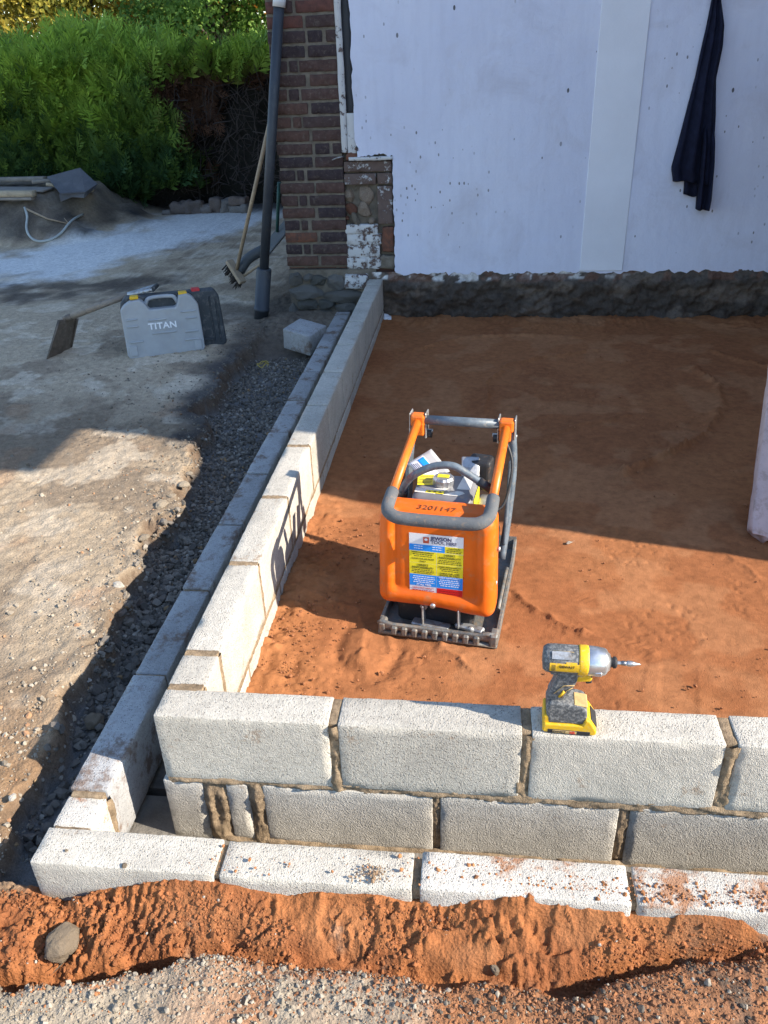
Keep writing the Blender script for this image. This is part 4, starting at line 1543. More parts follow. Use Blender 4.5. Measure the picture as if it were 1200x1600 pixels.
MAT['tank_white'] = plain('tank_white', (0.66, 0.64, 0.58), 0.4, var=0.08, bump=0.0003, dirt=(0.4, 0.3, 0.2), dirt_amt=0.15)
MAT['tank_grey'] = plain('tank_grey', (0.17, 0.17, 0.18), 0.45, var=0.15, bump=0.0003, dirt=(0.4, 0.3, 0.2), dirt_amt=0.12)
MAT['yellow_lbl'] = plain('yellow_label', (0.80, 0.66, 0.02), 0.5, var=0.08, bump=0)
MAT['steel'] = plain('bare_steel', (0.5, 0.5, 0.5), 0.38, 0.8, var=0.3, vscale=40, bump=0.0004, dirt=(0.25, 0.17, 0.11), dirt_amt=0.25)
MAT['lbl_white'] = plain('label_white', (0.74, 0.74, 0.76), 0.5, var=0.06, bump=0, dirt=(0.5, 0.42, 0.36), dirt_amt=0.15)
MAT['lbl_blue'] = plain('label_blue', (0.01, 0.26, 0.75), 0.45, var=0.05, bump=0)
MAT['lbl_red'] = plain('label_red', (0.62, 0.01, 0.015), 0.45, var=0.05, bump=0)
MAT['lbl_brick'] = plain('label_brick_red', (0.50, 0.09, 0.05), 0.45, var=0.05, bump=0)
MAT['ink'] = plain('black_ink', (0.015, 0.015, 0.02), 0.5, var=0.0, bump=0)
MAT['faded_ink'] = plain('faded_ink', (0.16, 0.045, 0.015), 0.6, var=0.3, vscale=60, bump=0)
MAT['navy_ink'] = plain('navy_ink', (0.015, 0.015, 0.10), 0.5, var=0.0, bump=0)
MAT['white_ink'] = plain('white_ink', (0.8, 0.8, 0.82), 0.5, var=0.0, bump=0)
MAT['red_ink'] = plain('red_ink', (0.5, 0.03, 0.05), 0.5, var=0.0, bump=0)
MAT['dark_red_ink'] = plain('dark_red_ink', (0.3, 0.01, 0.01), 0.5, var=0.0, bump=0)

comp = thing('plate_compactor', 'orange plate compactor with folded handle and hire label standing on the sand', 'plate compactor', (0.67, 0.715, SAND_Z), (0, 0, rad(-8)))
# base plate: casting with a scalloped front edge and an upturned rail along the right side
b = MB()
prof = [(0.0, 0.030), (0.012, 0.006), (0.05, 0.0), (0.50, 0.0), (0.555, 0.03), (0.575, 0.075)]
for i in range(len(prof) - 1):
    (ya, za), (yb, zb) = prof[i], prof[i + 1]
    V = []
    for (y, z) in ((ya, za), (yb, zb)):
        for x in (-0.2, 0.2):
            V += [(x, y, z + 0.001), (x, y, z + 0.015)]
    b.add(V, [[0, 2, 6, 4], [1, 5, 7, 3], [0, 4, 5, 1], [2, 3, 7, 6], [0, 1, 3, 2], [4, 6, 7, 5]])
base = b.build('base_plate', MAT['cast'], comp)
b = MB()
b.tube([(-0.2, 0.010, 0.042), (-0.193, 0.008, 0.050), (-0.15, 0.008, 0.041), (0.14, 0.008, 0.041), (0.165, 0.008, 0.050), (0.2, 0.010, 0.046)], 0.0085, 8)
b.tube([(-0.2, 0.004, 0.010), (0.2, 0.004, 0.010)], 0.0085, 8)
b.box((-0.188, 0.02, 0.028), (0.026, 0.045, 0.045), 0.006)
b.box((0.187, 0.02, 0.03), (0.028, 0.05, 0.05), 0.006)
b.build('front_lip', MAT['cast'], base)
for i in range(9):
    t = MB()
    t.box((-0.145 + i * 0.0345, 0.003, 0.026), (0.021, 0.024, 0.034), 0.005)
    t.build('lip_tooth', MAT['cast'], base)
for sgn in (-1, 1):
    b = MB()
    x = 0.196 * sgn
    b.prism([(0.03, 0.01), (0.50, 0.01), (0.555, 0.035), (0.575, 0.08), (0.548, 0.088), (0.52, 0.062), (0.47, 0.048), (0.03, 0.048)], -0.006, 0.006, 0.002, 1,
            M=Matrix.Translation((x, 0, 0)) @ Matrix.Rotation(rad(90), 4, 'Z'))
    b.build('side_rail', MAT['cast'], base)
    b = MB()
    b.tube([(x - 0.012 * sgn, 0.15, 0.05), (x - 0.012 * sgn, 0.2, 0.058), (x - 0.012 * sgn, 0.36, 0.058), (x - 0.012 * sgn, 0.41, 0.05)], 0.007, 8)
    b.build('carry_rod', MAT['cast'], base)
b = MB()
b.box((-0.02, 0.14, 0.065), (0.26, 0.14, 0.10), 0.012)
b.box((0.0, 0.30, 0.13), (0.30, 0.28, 0.22), 0.02)
b.build('exciter_housing', MAT['black_plastic'], comp)
b = MB()
for x in (-0.055, 0.065):
    b.box((x, 0.075, 0.075), (0.006, 0.09, 0.075), 0.002)
b.box((0.10, 0.06, 0.028), (0.10, 0.03, 0.018), 0.005, rot=rad(-14))
b.lathe([(0.012, -0.006), (0.012, 0.006)], 14, 'Y', (0.105, 0.045, 0.032))
b.box((-0.03, 0.05, 0.03), (0.13, 0.04, 0.012), 0.004, rot=rad(-8))
b.build('mounting_bracket', MAT['galv'], comp)
b = MB()
b.lathe([(0.013, 0), (0.013, 0.010)], 6, 'Y', (-0.055, 0.055, 0.095), smooth=False)
b.build('bolt', MAT['galv'], comp)


# orange water tank: rounded body, sunk centre panel between two upright ribs
def tank_fn(V):
    X, Y, Z = V[:, 0].copy(), V[:, 1].copy(), V[:, 2].copy()
    fr = sstep(-0.02, -0.05, Y)
    px = sstep(0.150, 0.128, np.abs(X)) * sstep(-0.135, -0.105, Z)
    Y = Y + fr * 0.012 * px
    g = np.exp(-((np.abs(X) - 0.138) / 0.009) ** 2) * sstep(-0.12, -0.09, Z) * sstep(0.16, 0.12, Z)
    Y = Y + fr * 0.008 * g
    # narrower and leaning back towards the top, bottom edge rising to the left
    X = X * (1.0 - 0.045 * (Z + 0.17) / 0.34)
    Y = Y + 0.10 * (Z + 0.17) * 0.25
    Z = Z - 0.02 * sstep(-0.05, 0.19, X) * sstep(0.0, -0.17, Z)
    return np.stack([X, Y, Z], 1)


tank = link('water_tank', rbox((0.390, 0.125, 0.355), 0.0085, 0.036, 0.0007, 25, 3, 0, tank_fn), MAT['orange'], comp, (-0.012, 0.090, 0.283))
b = MB()
b.box((0.125, 0.10, 0.105), (0.085, 0.07, 0.05), 0.014, seg=3, smooth=True)
b.build('tank_foot', MAT['orange'], comp)
b = MB()
b.lathe([(0.009, 0.0), (0.009, 0.006), (0.005, 0.010)], 12, 'Y', (-0.018, 0.018, 0.128))
b.build('tank_screw', MAT['steel'], comp)
nm = link('fleet_number', text_mesh('3201147', 0.036, 0.0004, bold=0.0), MAT['faded_ink'], tank, (-0.005, -0.010, 0.1790), (0, 0, rad(-1)))
# hire label on the tank
FY = 0.0272
TILT = rad(88.6)


def on_tank(x, z):
    """point on the sunk front panel of the tank (tank coordinates are the compactor's)"""
    return (x, 0.090 - 0.0625 + 0.012 + 0.025 * (z - 0.283 + 0.17) - 0.0012, z)


LX0, LX1, LZ0, LZ1 = -0.098, 0.077, 0.147, 0.386
b = MB()


def quad(mb, x0, x1, z0, z1, lift):
    V = []
    for (x, z) in ((x0, z0), (x1, z0), (x1, z1), (x0, z1)):
        p = on_tank(x, z)
        V.append((p[0], p[1] - lift, p[2]))
    for (x, z) in ((x0, z0), (x1, z0), (x1, z1), (x0, z1)):
        p = on_tank(x, z)
        V.append((p[0], p[1] - lift + 0.0006, p[2]))
    mb.add(V, [[0, 1, 2, 3], [7, 6, 5, 4], [0, 4, 5, 1], [1, 5, 6, 2], [2, 6, 7, 3], [3, 7, 4, 0]])


quad(b, LX0, LX1, LZ0, LZ1, 0.0004)
label = b.build('hire_label', MAT['lbl_white'], comp)
XM = LX0 + 0.51 * (LX1 - LX0)


def fr(t):
    return LZ1 - t * (LZ1 - LZ0)


pan = [('lbl_blue', LX0, LX0 + 0.66 * (LX1 - LX0), 0.165, 0.262), ('yellow_lbl', LX0 + 0.665 * (LX1 - LX0), LX1, 0.165, 0.262),
       ('yellow_lbl', LX0, XM - 0.0005, 0.268, 0.452), ('yellow_lbl', XM + 0.0005, LX1, 0.268, 0.452), ('yellow_lbl', LX0, XM - 0.0005, 0.455, 0.632), ('yellow_lbl', XM + 0.0005, LX1, 0.455, 0.632),
       ('lbl_blue', LX0, XM - 0.0005, 0.637, 0.818), ('lbl_blue', XM + 0.0005, LX1, 0.637, 0.822), ('lbl_red', XM + 0.001, LX1, 0.828, 1.0)]
for m, x0, x1, t0, t1 in pan:
    b = MB()
    quad(b, x0, x1, fr(t1), fr(t0), 0.0008)
    b.build('label_panel', MAT[m], label)
b = MB()
quad(b, LX0 + 0.26 * (LX1 - LX0), LX0 + 0.37 * (LX1 - LX0), fr(0.138), fr(0.045), 0.0009)
lg = b.build('label_logo', MAT['lbl_brick'], label)
b = MB()
for k in range(14):
    t = 2 * math.pi * k / 14
    t2 = 2 * math.pi * (k + 1) / 14
    p0 = on_tank(LX0 + 0.315 * (LX1 - LX0), fr(0.082))
    q = lambda a: (p0[0] + 0.0052 * math.cos(a), p0[1] - 0.0012, p0[2] + 0.0045 * math.sin(a))
    b.add([(p0[0], p0[1] - 0.0012, p0[2]), q(t), q(t2)], [[0, 1, 2]])
b.build('label_logo_mark', MAT['white_ink'], label)


def ltext(s, fx_, ft, size, mat, bold=0.0, align='CENTER', space=1.0):
    p = on_tank(LX0 + fx_ * (LX1 - LX0), fr(ft))
    return link('label_text', text_mesh(s, size, 0.0002, align, bold, space), MAT[mat], label, (p[0], p[1] - 0.0013, p[2]), (TILT, 0, 0))


ltext('JEWSON', 0.40, 0.058, 0.0175, 'navy_ink', 0.0005, 'LEFT')
ltext('TOOL HIRE', 0.40, 0.115, 0.0165, 'navy_ink', 0.0002, 'LEFT')
ltext('CAUTION', 0.835, 0.19, 0.0085, 'ink')
ltext("HIRER'S RESPONSIBILITY", 0.255, 0.288, 0.0068, 'ink')
ltext('CLEAN THE AIR FILTER', 0.255, 0.385, 0.0072, 'ink')
ltext('DAILY', 0.255, 0.425, 0.0072, 'ink')
ltext("HIRER'S", 0.255, 0.485, 0.0105, 'ink')
ltext('RESPONSIBILITY', 0.255, 0.525, 0.0100, 'ink')
ltext("HIRER'S", 0.755, 0.298, 0.0105, 'ink')
ltext('RESPONSIBILITY', 0.755, 0.340, 0.0100, 'ink')
ltext("HIRER'S RESPONSIBILITY", 0.755, 0.482, 0.0068, 'ink')
ltext('CHECK FUEL AND', 0.755, 0.582, 0.0078, 'ink')
ltext('ENGINE OIL DAILY', 0.755, 0.614, 0.0078, 'ink')
ltext('AT ALL TIMES', 0.27, 0.797, 0.0080, 'white_ink', 0.0001)
ltext("HIRER'S RESPONSIBILITY", 0.755, 0.655, 0.0066, 'white_ink')
ltext("HIRER'S RESPONSIBILITY", 0.26, 0.85, 0.0066, 'red_ink')
for mt, rowsl in (('ink', [(0.83, 0.22, 0.28), (0.83, 0.245, 0.26), (0.255, 0.318, 0.38), (0.255, 0.345, 0.33), (0.255, 0.562, 0.40), (0.255, 0.588, 0.42), (0.255, 0.612, 0.34), (0.755, 0.378, 0.40), (0.755, 0.402, 0.42), (0.755, 0.427, 0.44),
                           (0.755, 0.512, 0.36), (0.755, 0.54, 0.30)]),
                  ('white_ink', [(0.17, 0.19, 0.16), (0.17, 0.225, 0.16), (0.52, 0.19, 0.18), (0.52, 0.225, 0.18), (0.27, 0.668, 0.40), (0.27, 0.70, 0.42), (0.27, 0.73, 0.36), (0.27, 0.76, 0.40), (0.755, 0.69, 0.36), (0.755, 0.72, 0.40), (0.755, 0.75, 0.38),
                                 (0.755, 0.78, 0.34)]),
                  ('red_ink', [(0.26, 0.888, 0.42), (0.26, 0.925, 0.44), (0.26, 0.96, 0.42)]), ('dark_red_ink', [(0.755, 0.865, 0.38), (0.755, 0.9, 0.40), (0.755, 0.935, 0.36), (0.755, 0.968, 0.38)])):
    b = MB()
    rz = random.Random(6)
    for cx, ct, w in rowsl:
        x = cx - w / 2
        while x < cx + w / 2:
            ww = rz.uniform(0.02, 0.06)
            quad(b, LX0 + x * (LX1 - LX0), LX0 + min(x + ww, cx + w / 2) * (LX1 - LX0), fr(ct) - 0.0011, fr(ct) + 0.0011, 0.0012)
            x += ww + 0.012
    stuff(b.build('fine_print', MAT[mt], label))
# folded handle
b = MB()
for s_, xn, xf in ((-1, -0.163, -0.156), (1, 0.156, 0.154)):
    h = MB()
    h.tube([(xn, 0.085, 0.487), (xf, 0.462, 0.585)], 0.0145, 14)
    h.build('handle_tube', MAT['orange_paint'], comp)
    h = MB()
    h.box((xf, 0.475, 0.590), (0.050, 0.040, 0.044), 0.008, seg=2)
    h.box((xf - 0.003 * s_, 0.462, 0.560), (0.040, 0.018, 0.05), 0.006, seg=2)
    h.build('handle_bracket', MAT['orange_paint'], comp)
    h = MB()
    h.box((xf - 0.028 * s_, 0.488, 0.570), (0.006, 0.05, 0.095), 0.003)
    h.build('hinge_plate', MAT['galv'], comp)
    h = MB()
    h.box((xf + 0.028 * s_, 0.488, 0.578), (0.005, 0.05, 0.075), 0.003)
    h.build('hinge_plate', MAT['galv'], comp)
    h = MB()
    h.lathe([(0.016, -0.012), (0.016, 0.012)], 12, 'X', (xf - 0.034 * s_, 0.487, 0.535))
    h.build('hinge_roller', MAT['black_plastic'], comp)
    h = MB()
    h.tube([(xf - 0.05 * s_, 0.487, 0.545), (xf + 0.035 * s_, 0.487, 0.545)], 0.007, 8)
    h.build('hinge_pin', MAT['galv'], comp)
    h = MB()
    h.tube([(xf + 0.018 * s_, 0.485, 0.57), (xf + 0.03 * s_, 0.46, 0.44), (xf + 0.024 * s_, 0.40, 0.26), (xf + 0.016 * s_, 0.33, 0.14)], 0.0135, 10, sub=4)
    h.box((xf + 0.022 * s_, 0.40, 0.33), (0.012, 0.045, 0.30), 0.004, rot=Matrix.Rotation(rad(-16), 4, 'X'))
    h.build('handle_arm', MAT['steel_blue'], comp)
b.tube([(-0.135, 0.476, 0.590), (0.135, 0.476, 0.592)], 0.0165, 16)
b.build('cross_bar', MAT['steel_blue'], comp)
b = MB()
b.tube([(-0.164, 0.112, 0.494), (-0.164, 0.055, 0.482), (-0.160, 0.024, 0.474), (-0.140, 0.003, 0.468), (-0.105, -0.004, 0.464), (0.0, -0.004, 0.463), (0.10, -0.004, 0.466), (0.134, 0.003, 0.470), (0.154, 0.024, 0.478), (0.158, 0.055, 0.487), (0.157, 0.112, 0.499)],
       0.0205, 14, sub=4)
b.build('foam_grip', MAT['foam'], comp)
b = MB()
b.tube([(-0.160, 0.235, 0.40), (-0.152, 0.215, 0.455), (-0.115, 0.20, 0.510), (-0.05, 0.20, 0.548), (0.012, 0.20, 0.556), (0.06, 0.20, 0.533), (0.128, 0.20, 0.490)], 0.0125, 12, sub=5)
b.build('lifting_bar', MAT['steel_blue'], comp)
b = MB()
b.tube([(0.098, 0.20, 0.510), (0.142, 0.20, 0.480)], 0.0148, 12)
b.tube([(-0.160, 0.237, 0.395), (-0.153, 0.219, 0.445)], 0.0148, 12)
b.build('bar_sleeve', MAT['black_plastic'], comp)
# engine: fuel tank with stripes, cap, air cleaner, muffler guard
ft = link('fuel_tank', rbox((0.205, 0.185, 0.12), 0.014, 0.026, 0.0006, 20, 1), MAT['tank_grey'], comp, (-0.020, 0.262, 0.392))
b = MB()
fz = 0.452
stripes = [[(-0.112, 0.196), (-0.045, 0.192), (-0.006, 0.236), (-0.03, 0.238), (-0.055, 0.225), (-0.112, 0.225)], [(-0.018, 0.190), (0.030, 0.190), (0.052, 0.212), (0.044, 0.222), (0.026, 0.224)], [(0.022, 0.240), (0.066, 0.240), (0.066, 0.335), (0.030, 0.335)]]
for pl in stripes:
    b = MB()
    n = len(pl)
    b.add([(x, y, fz) for x, y in pl] + [(x, y, fz + 0.0015) for x, y in pl], [list(range(n))[::-1], list(range(n, 2 * n))] + [[i, (i + 1) % n, (i + 1) % n + n, i + n] for i in range(n)])
    b.build('tank_stripe', MAT['tank_white'], ft).matrix_parent_inverse = Matrix.Translation((0.020, -0.262, -0.392))
for (cx, cy, w, d_, rz_) in ((-0.092, 0.285, 0.055, 0.075, 10), (-0.045, 0.204, 0.060, 0.018, -2)):
    b = MB()
    b.box((cx, cy, fz + 0.0018), (w, d_, 0.0016), 0.0004, rot=rad(rz_))
    yl = b.build('warning_label', MAT['yellow_lbl'], comp)
    b = MB()
    for k in range(5 if d_ > 0.03 else 3):
        if d_ > 0.03:
            b.box((cx, cy - 0.025 + k * 0.012, fz + 0.0028), (w * 0.8, 0.003, 0.0006), 0, rot=rad(rz_))
        else:
            x = cx - 0.018 + k * 0.018
            b.add([(x - 0.007, cy - 0.006, fz + 0.003), (x + 0.007, cy - 0.006, fz + 0.003), (x, cy + 0.006, fz + 0.003)], [[0, 1, 2]])
    stuff(b.build('warning_print', MAT['ink'], yl))
b = MB()
b.box((0.0845, 0.262, 0.395), (0.0025, 0.12, 0.075), 0.0008)
b.build('warning_label', MAT['yellow_lbl'], comp)
b = MB()
pr = [(0.034, 0.448), (0.034, 0.474), (0.029, 0.481)]
V = []
n = 40
for (r, z) in pr:
    for k in range(n):
        t = 2 * math.pi * k / n
        q = r * (1 + (0.045 if (k // 2) % 2 else 0))
        V.append((-0.028 + q * math.cos(t), 0.268 + q * math.sin(t), z))
F = [[i * n + k, i * n + (k + 1) % n, (i + 1) * n + (k + 1) % n, (i + 1) * n + k] for i in range(2) for k in range(n)] + [[2 * n + k for k in range(n)]]
b.add(V, F)
cap = b.build('fuel_cap', MAT['steel'], comp)
b = MB()
b.box((-0.028, 0.268, 0.4822), (0.038, 0.020, 0.002))
b.build('cap_label', MAT['yellow_lbl'], cap)
b = MB()
b.box((0.078, 0.405, 0.44), (0.085, 0.075, 0.11), 0.014, seg=3, smooth=False, rot=rad(-6))
b.build('air_cleaner', MAT['black_plastic'], comp)
link('muffler_guard', rbox((0.062, 0.012, 0.075), 0.008, 0.005, 0.001, 40, 2), MAT['galv'], comp, (0.048, 0.365, 0.475), (rad(-50), 0, rad(8)))
link('engine_cover', rbox((0.05, 0.11, 0.10), 0.012, 0.012, 0.0006, 40, 2), MAT['galv'], comp, (0.108, 0.30, 0.335), (0, 0, 0))
b = MB()
b.box((-0.02, 0.35, 0.26), (0.20, 0.22, 0.14), 0.02)
b.build('engine_block', MAT['black_plastic'], comp)
b = MB()
b.tube([(0.150, 0.44, 0.56), (0.185, 0.40, 0.48), (0.17, 0.34, 0.36), (0.12, 0.31, 0.33)], 0.005, 7, sub=6)
b.build('throttle_cable', MAT['black_plastic'], comp)
b = MB()
b.tube([(-0.13, 0.30, 0.33), (-0.165, 0.25, 0.30), (-0.15, 0.20, 0.25), (-0.10, 0.22, 0.2)], 0.007, 7, sub=6)
b.build('fuel_hose', MAT['black_plastic'], comp)
for (x, y, z) in ((0.166, 0.06, 0.20), (0.172, 0.06, 0.33), (-0.19, 0.06, 0.20)):
    b = MB()
    b.lathe([(0.008, -0.004), (0.008, 0.004)], 8, 'X', (x + (0.012 if x > 0 else -0.012), y + 0.03, z))
    b.build('tank_bolt', MAT['galv'], comp)
# plastic sleeve with the hire papers hanging on the left
k = NT('clear_sleeve')
k.b.inputs['Transmission Weight'].default_value = 0.0
MAT['sleeve'] = k.done((0.42, 0.41, 0.40), 0.25, None, 0, 0.5)
slv = thing('document_sleeve', 'clear plastic sleeve of hire papers tucked behind the compactor lifting bar', 'document sleeve', (0.67, 0.715, SAND_Z), (0, 0, rad(-8)))


def sheet(c4, n=8, wav=0.004, th=0.0012, seed=0):
    c4 = [np.array(c) for c in c4]
    U, W = np.meshgrid(np.linspace(0, 1, n), np.linspace(0, 1, n))
    P = (c4[0] * ((1 - U) * (1 - W))[..., None] + c4[1] * (U * (1 - W))[..., None] + c4[2] * (U * W)[..., None] + c4[3] * ((1 - U) * W)[..., None])
    nn = np.cross(c4[1] - c4[0], c4[3] - c4[0])
    nn /= np.linalg.norm(nn)
    P = P + nn * (wav * fbm(U * 2.2, W * 2.2, s=seed, o=2))[..., None]
    A = P.reshape(-1, 3)
    B = (P + nn * th).reshape(-1, 3)
    m = n * n
    i = np.arange(n - 1)[:, None] * n + np.arange(n - 1)[None, :]
    q = np.stack([i, i + 1, i + n + 1, i + n], -1).reshape(-1, 4)
    ring = list(range(n)) + [r * n + n - 1 for r in range(1, n)] + [(n - 1) * n + r for r in range(n - 2, -1, -1)] + [r * n for r in range(n - 2, 0, -1)]
    s = np.array([[ring[r - 1], ring[r], ring[r] + m, ring[r - 1] + m] for r in range(len(ring))])
    return mesh_np('sheet', np.concatenate([A, B]), np.concatenate([q[:, ::-1], q + m, s]), True)


S0 = [(-0.170, 0.345, 0.478), (-0.095, 0.305, 0.432), (-0.020, 0.345, 0.462), (-0.092, 0.385, 0.522)]


def sub(u0, u1, w0, w1, lift):
    c = [np.array(p) for p in S0]
    nn = np.cross(c[1] - c[0], c[3] - c[0])
    nn = nn / np.linalg.norm(nn)
    f = lambda u, w: tuple(c[0] * (1 - u) * (1 - w) + c[1] * u * (1 - w) + c[2] * u * w + c[3] * (1 - u) * w + nn * lift)
    return [f(u0, w0), f(u1, w0), f(u1, w1), f(u0, w1)]


link('sleeve', sheet(S0, wav=0.0), MAT['sleeve'], slv)
link('paper', sheet(sub(0.05, 0.98, 0.05, 0.62, 0.0016), wav=0.0), MAT['lbl_white'], slv)
link('paper_header', sheet(sub(0.10, 0.55, 0.36, 0.60, 0.0032), wav=0.0), MAT['lbl_blue'], slv)
for k in range(4):
    link('paper_print', sheet(sub(0.12 + 0.02 * k, 0.5, 0.08 + 0.06 * k, 0.10 + 0.06 * k, 0.0032), n=3, wav=0.0, th=0.0006), MAT['navy_ink'], slv)

# ================================================================== IMPACT DRIVER
MAT['drv_yellow'] = plain('tool_yellow', (0.70, 0.41, 0.012), 0.5, var=0.12, vscale=60, bump=0.0003, dirt=(0.42, 0.36, 0.26), dirt_amt=0.2)
MAT['drv_grey'] = plain('tool_dark_grey', (0.075, 0.08, 0.085), 0.65, var=0.3, vscale=60, bump=0.0005, bscale=300, dirt=(0.34, 0.33, 0.31), dirt_amt=0.38)
MAT['drv_alu'] = plain('tool_aluminium', (0.62, 0.63, 0.64), 0.33, 0.85, var=0.18, vscale=60, bump=0.0003)
MAT['drv_tan'] = plain('dusty_pad', (0.48, 0.33, 0.14), 0.8, var=0.2, vscale=60)
MAT['rubber'] = plain('black_rubber', (0.02, 0.02, 0.022), 0.7, var=0.3, bump=0.0004)
MAT['steel_dark'] = plain('tool_steel', (0.25, 0.25, 0.26), 0.35, 0.85, var=0.2, bump=0.0002)
drv = thing('impact_driver', 'yellow and grey cordless impact driver standing on the block wall', 'power tool', (1.016, 0.044, 0.0), (0, 0, rad(-3)))
b = MB()
b.prism([(-0.058, 0.002), (0.058, 0.002), (0.063, 0.008), (0.063, 0.018), (0.046, 0.046), (0.036, 0.050), (0.030, 0.030), (-0.058, 0.028), (-0.062, 0.010)], -0.037, 0.037, 0.004, 3)
b.box((-0.053, 0, 0.036), (0.016, 0.062, 0.026), 0.004, seg=2)
bat = b.build('battery', MAT['drv_yellow'], drv)
b = MB()
b.box((0.0, -0.0365, 0.008), (0.098, 0.003, 0.012), 0.001)
b.box((0.0, 0.0, 0.0016), (0.104, 0.062, 0.003), 0.001)
b.build('battery_base', MAT['rubber'], bat)
b = MB()
b.box((-0.010, -0.0378, 0.0085), (0.055, 0.002, 0.008), 0.0005)
b.build('battery_label', MAT['drv_tan'], bat)
bt = link('battery_text', text_mesh('DEWALT', 0.009, 0.0002, bold=0.0001), MAT['ink'], bat, (-0.025, -0.0391, 0.0085), (rad(90), 0, 0))
link('battery_text', text_mesh('XR', 0.010, 0.0002, bold=0.0003), MAT['lbl_red'], bat, (0.008, -0.0391, 0.0085), (rad(90), 0, 0))
b = MB()
b.prism([(0.046, 0.020), (0.060, 0.014), (0.061, 0.023), (0.046, 0.044)], -0.024, 0.024, 0.001, 1, M=Matrix.Translation((0.0035, 0, 0)))
b.build('battery_latch', MAT['rubber'], bat)
b = MB()
b.prism([(-0.050, 0.026), (0.034, 0.028), (0.040, 0.048), (0.038, 0.070), (0.030, 0.082), (0.010, 0.086), (-0.030, 0.092), (-0.050, 0.088), (-0.057, 0.070)], -0.032, 0.032, 0.009, 4)
b.build('battery_foot', MAT['drv_grey'], drv)
b = MB()
b.box((0.022, -0.006, 0.083), (0.032, 0.044, 0.006), 0.002, rot=Matrix.Rotation(rad(8), 4, 'Y'))
b.build('foot_pad', MAT['drv_tan'], drv)
b = MB()
b.prism([(-0.052, 0.086), (-0.018, 0.088), (-0.008, 0.105), (0.004, 0.130), (0.010, 0.150), (0.010, 0.172), (-0.036, 0.172), (-0.038, 0.150), (-0.046, 0.120), (-0.054, 0.098)], -0.021, 0.021, 0.011, 4)
grip = b.build('grip', MAT['drv_grey'], drv)
for y in (-0.0222, 0.0222):
    b = MB()
    b.tube([(-0.040, y, 0.110), (-0.020, y * 1.03, 0.136), (0.004, y, 0.138)], 0.0011, 5)
    b.tube([(-0.022, y, 0.098), (-0.012, y * 1.03, 0.122), (0.0, y, 0.131)], 0.0011, 5)
    b.build('grip_seam', MAT['drv_tan'], grip)
b = MB()
b.tube([(-0.028, -0.0225, 0.101), (-0.018, -0.0228, 0.119)], 0.0032, 6)
b.build('grip_badge', MAT['drv_yellow'], grip)
b = MB()
b.prism([(0.006, 0.138), (0.040, 0.142), (0.044, 0.150), (0.040, 0.158), (0.006, 0.160)], -0.011, 0.011, 0.004, 3)
b.build('switch_housing', MAT['drv_yellow'], drv)
b = MB()
b.prism([(0.030, 0.134), (0.044, 0.137), (0.041, 0.148), (0.044, 0.157), (0.028, 0.158)], -0.0095, 0.0095, 0.003, 3)
b.build('trigger', MAT['rubber'], drv)
HZ = 0.196
b = MB()
b.lathe([(0.010, -0.072), (0.026, -0.070), (0.032, -0.062), (0.0335, -0.045), (0.0335, 0.012), (0.032, 0.022)], 28, 'X', (0, 0, HZ))
b.box((-0.018, 0, 0.168), (0.07, 0.034, 0.02), 0.006, seg=2)
body = b.build('motor_housing', MAT['drv_grey'], drv)
b = MB()
b.lathe([(0.0345, 0.008), (0.0352, 0.012), (0.0352, 0.026), (0.034, 0.030)], 28, 'X', (0, 0, HZ))
b.build('yellow_band', MAT['drv_yellow'], drv)


def cyl_patch(x0, x1, a0, a1, r, th=0.0012, n=8):
    V, F = [], []
    for k in range(n + 1):
        a = a0 + (a1 - a0) * k / n
        for x in (x0, x1):
            for q in (r, r + th):
                V.append((x, -q * math.cos(a), HZ + q * math.sin(a)))
    for k in range(n):
        o = k * 4
        F += [[o + 1, o + 3, o + 7, o + 5], [o, o + 4, o + 6, o + 2], [o, o + 1, o + 5, o + 4], [o + 2, o + 6, o + 7, o + 3]]
    F += [[0, 2, 3, 1], [n * 4, n * 4 + 1, n * 4 + 3, n * 4 + 2]]
    return V, F


b = MB()
b.add(*cyl_patch(-0.056, 0.010, -0.32, 0.34, 0.0334), smooth=False)
b.add(*cyl_patch(-0.020, 0.004, 0.33, 0.46, 0.0334), smooth=False)
sp = b.build('side_label', MAT['drv_yellow'], body)
b = MB()
for i in range(6):
    b.add(*cyl_patch(-0.052, -0.043, -0.26 + i * 0.09, -0.225 + i * 0.09, 0.0347, 0.0004, 2))
b.build('vent_slot', MAT['rubber'], body)
b = MB()
tx = link('brand_text', text_mesh('DEWALT', 0.0085, 0.0002, bold=0.0002), MAT['ink'], body, (-0.018, -0.0352, HZ + 0.0045), (rad(84), 0, 0))
b = MB()
b.add(*cyl_patch(-0.052, -0.010, 0.62, 1.15, 0.0334, 0.002))
b.build('top_pad', MAT['galv'], body)
b = MB()
b.tube([(-0.060, -0.024, HZ + 0.020), (-0.008, -0.024, HZ + 0.0205), (-0.004, -0.013, HZ + 0.0305), (-0.050, -0.012, HZ + 0.031)], 0.0011, 5)
b.build('housing_seam', MAT['drv_tan'], body)
b = MB()
b.lathe([(0.0335, 0.029), (0.0345, 0.033), (0.0335, 0.050), (0.031, 0.066), (0.029, 0.070), (0.022, 0.074), (0.019, 0.078)], 30, 'X', (0, 0, HZ))
b.box((0.052, -0.031, HZ - 0.012), (0.016, 0.006, 0.012), 0.002)
b.build('gear_case', MAT['drv_alu'], drv)
b = MB()
b.lathe([(0.012, 0.076), (0.013, 0.080), (0.010, 0.083), (0.0135, 0.086), (0.0135, 0.091), (0.010, 0.094)], 20, 'X', (0, 0, HZ))
chk = b.build('chuck', MAT['rubber'], drv)
b = MB()
b.lathe([(0.0042, 0.090), (0.0042, 0.103), (0.0050, 0.104), (0.0050, 0.116)], 6, 'X', (0, 0, HZ), smooth=False)
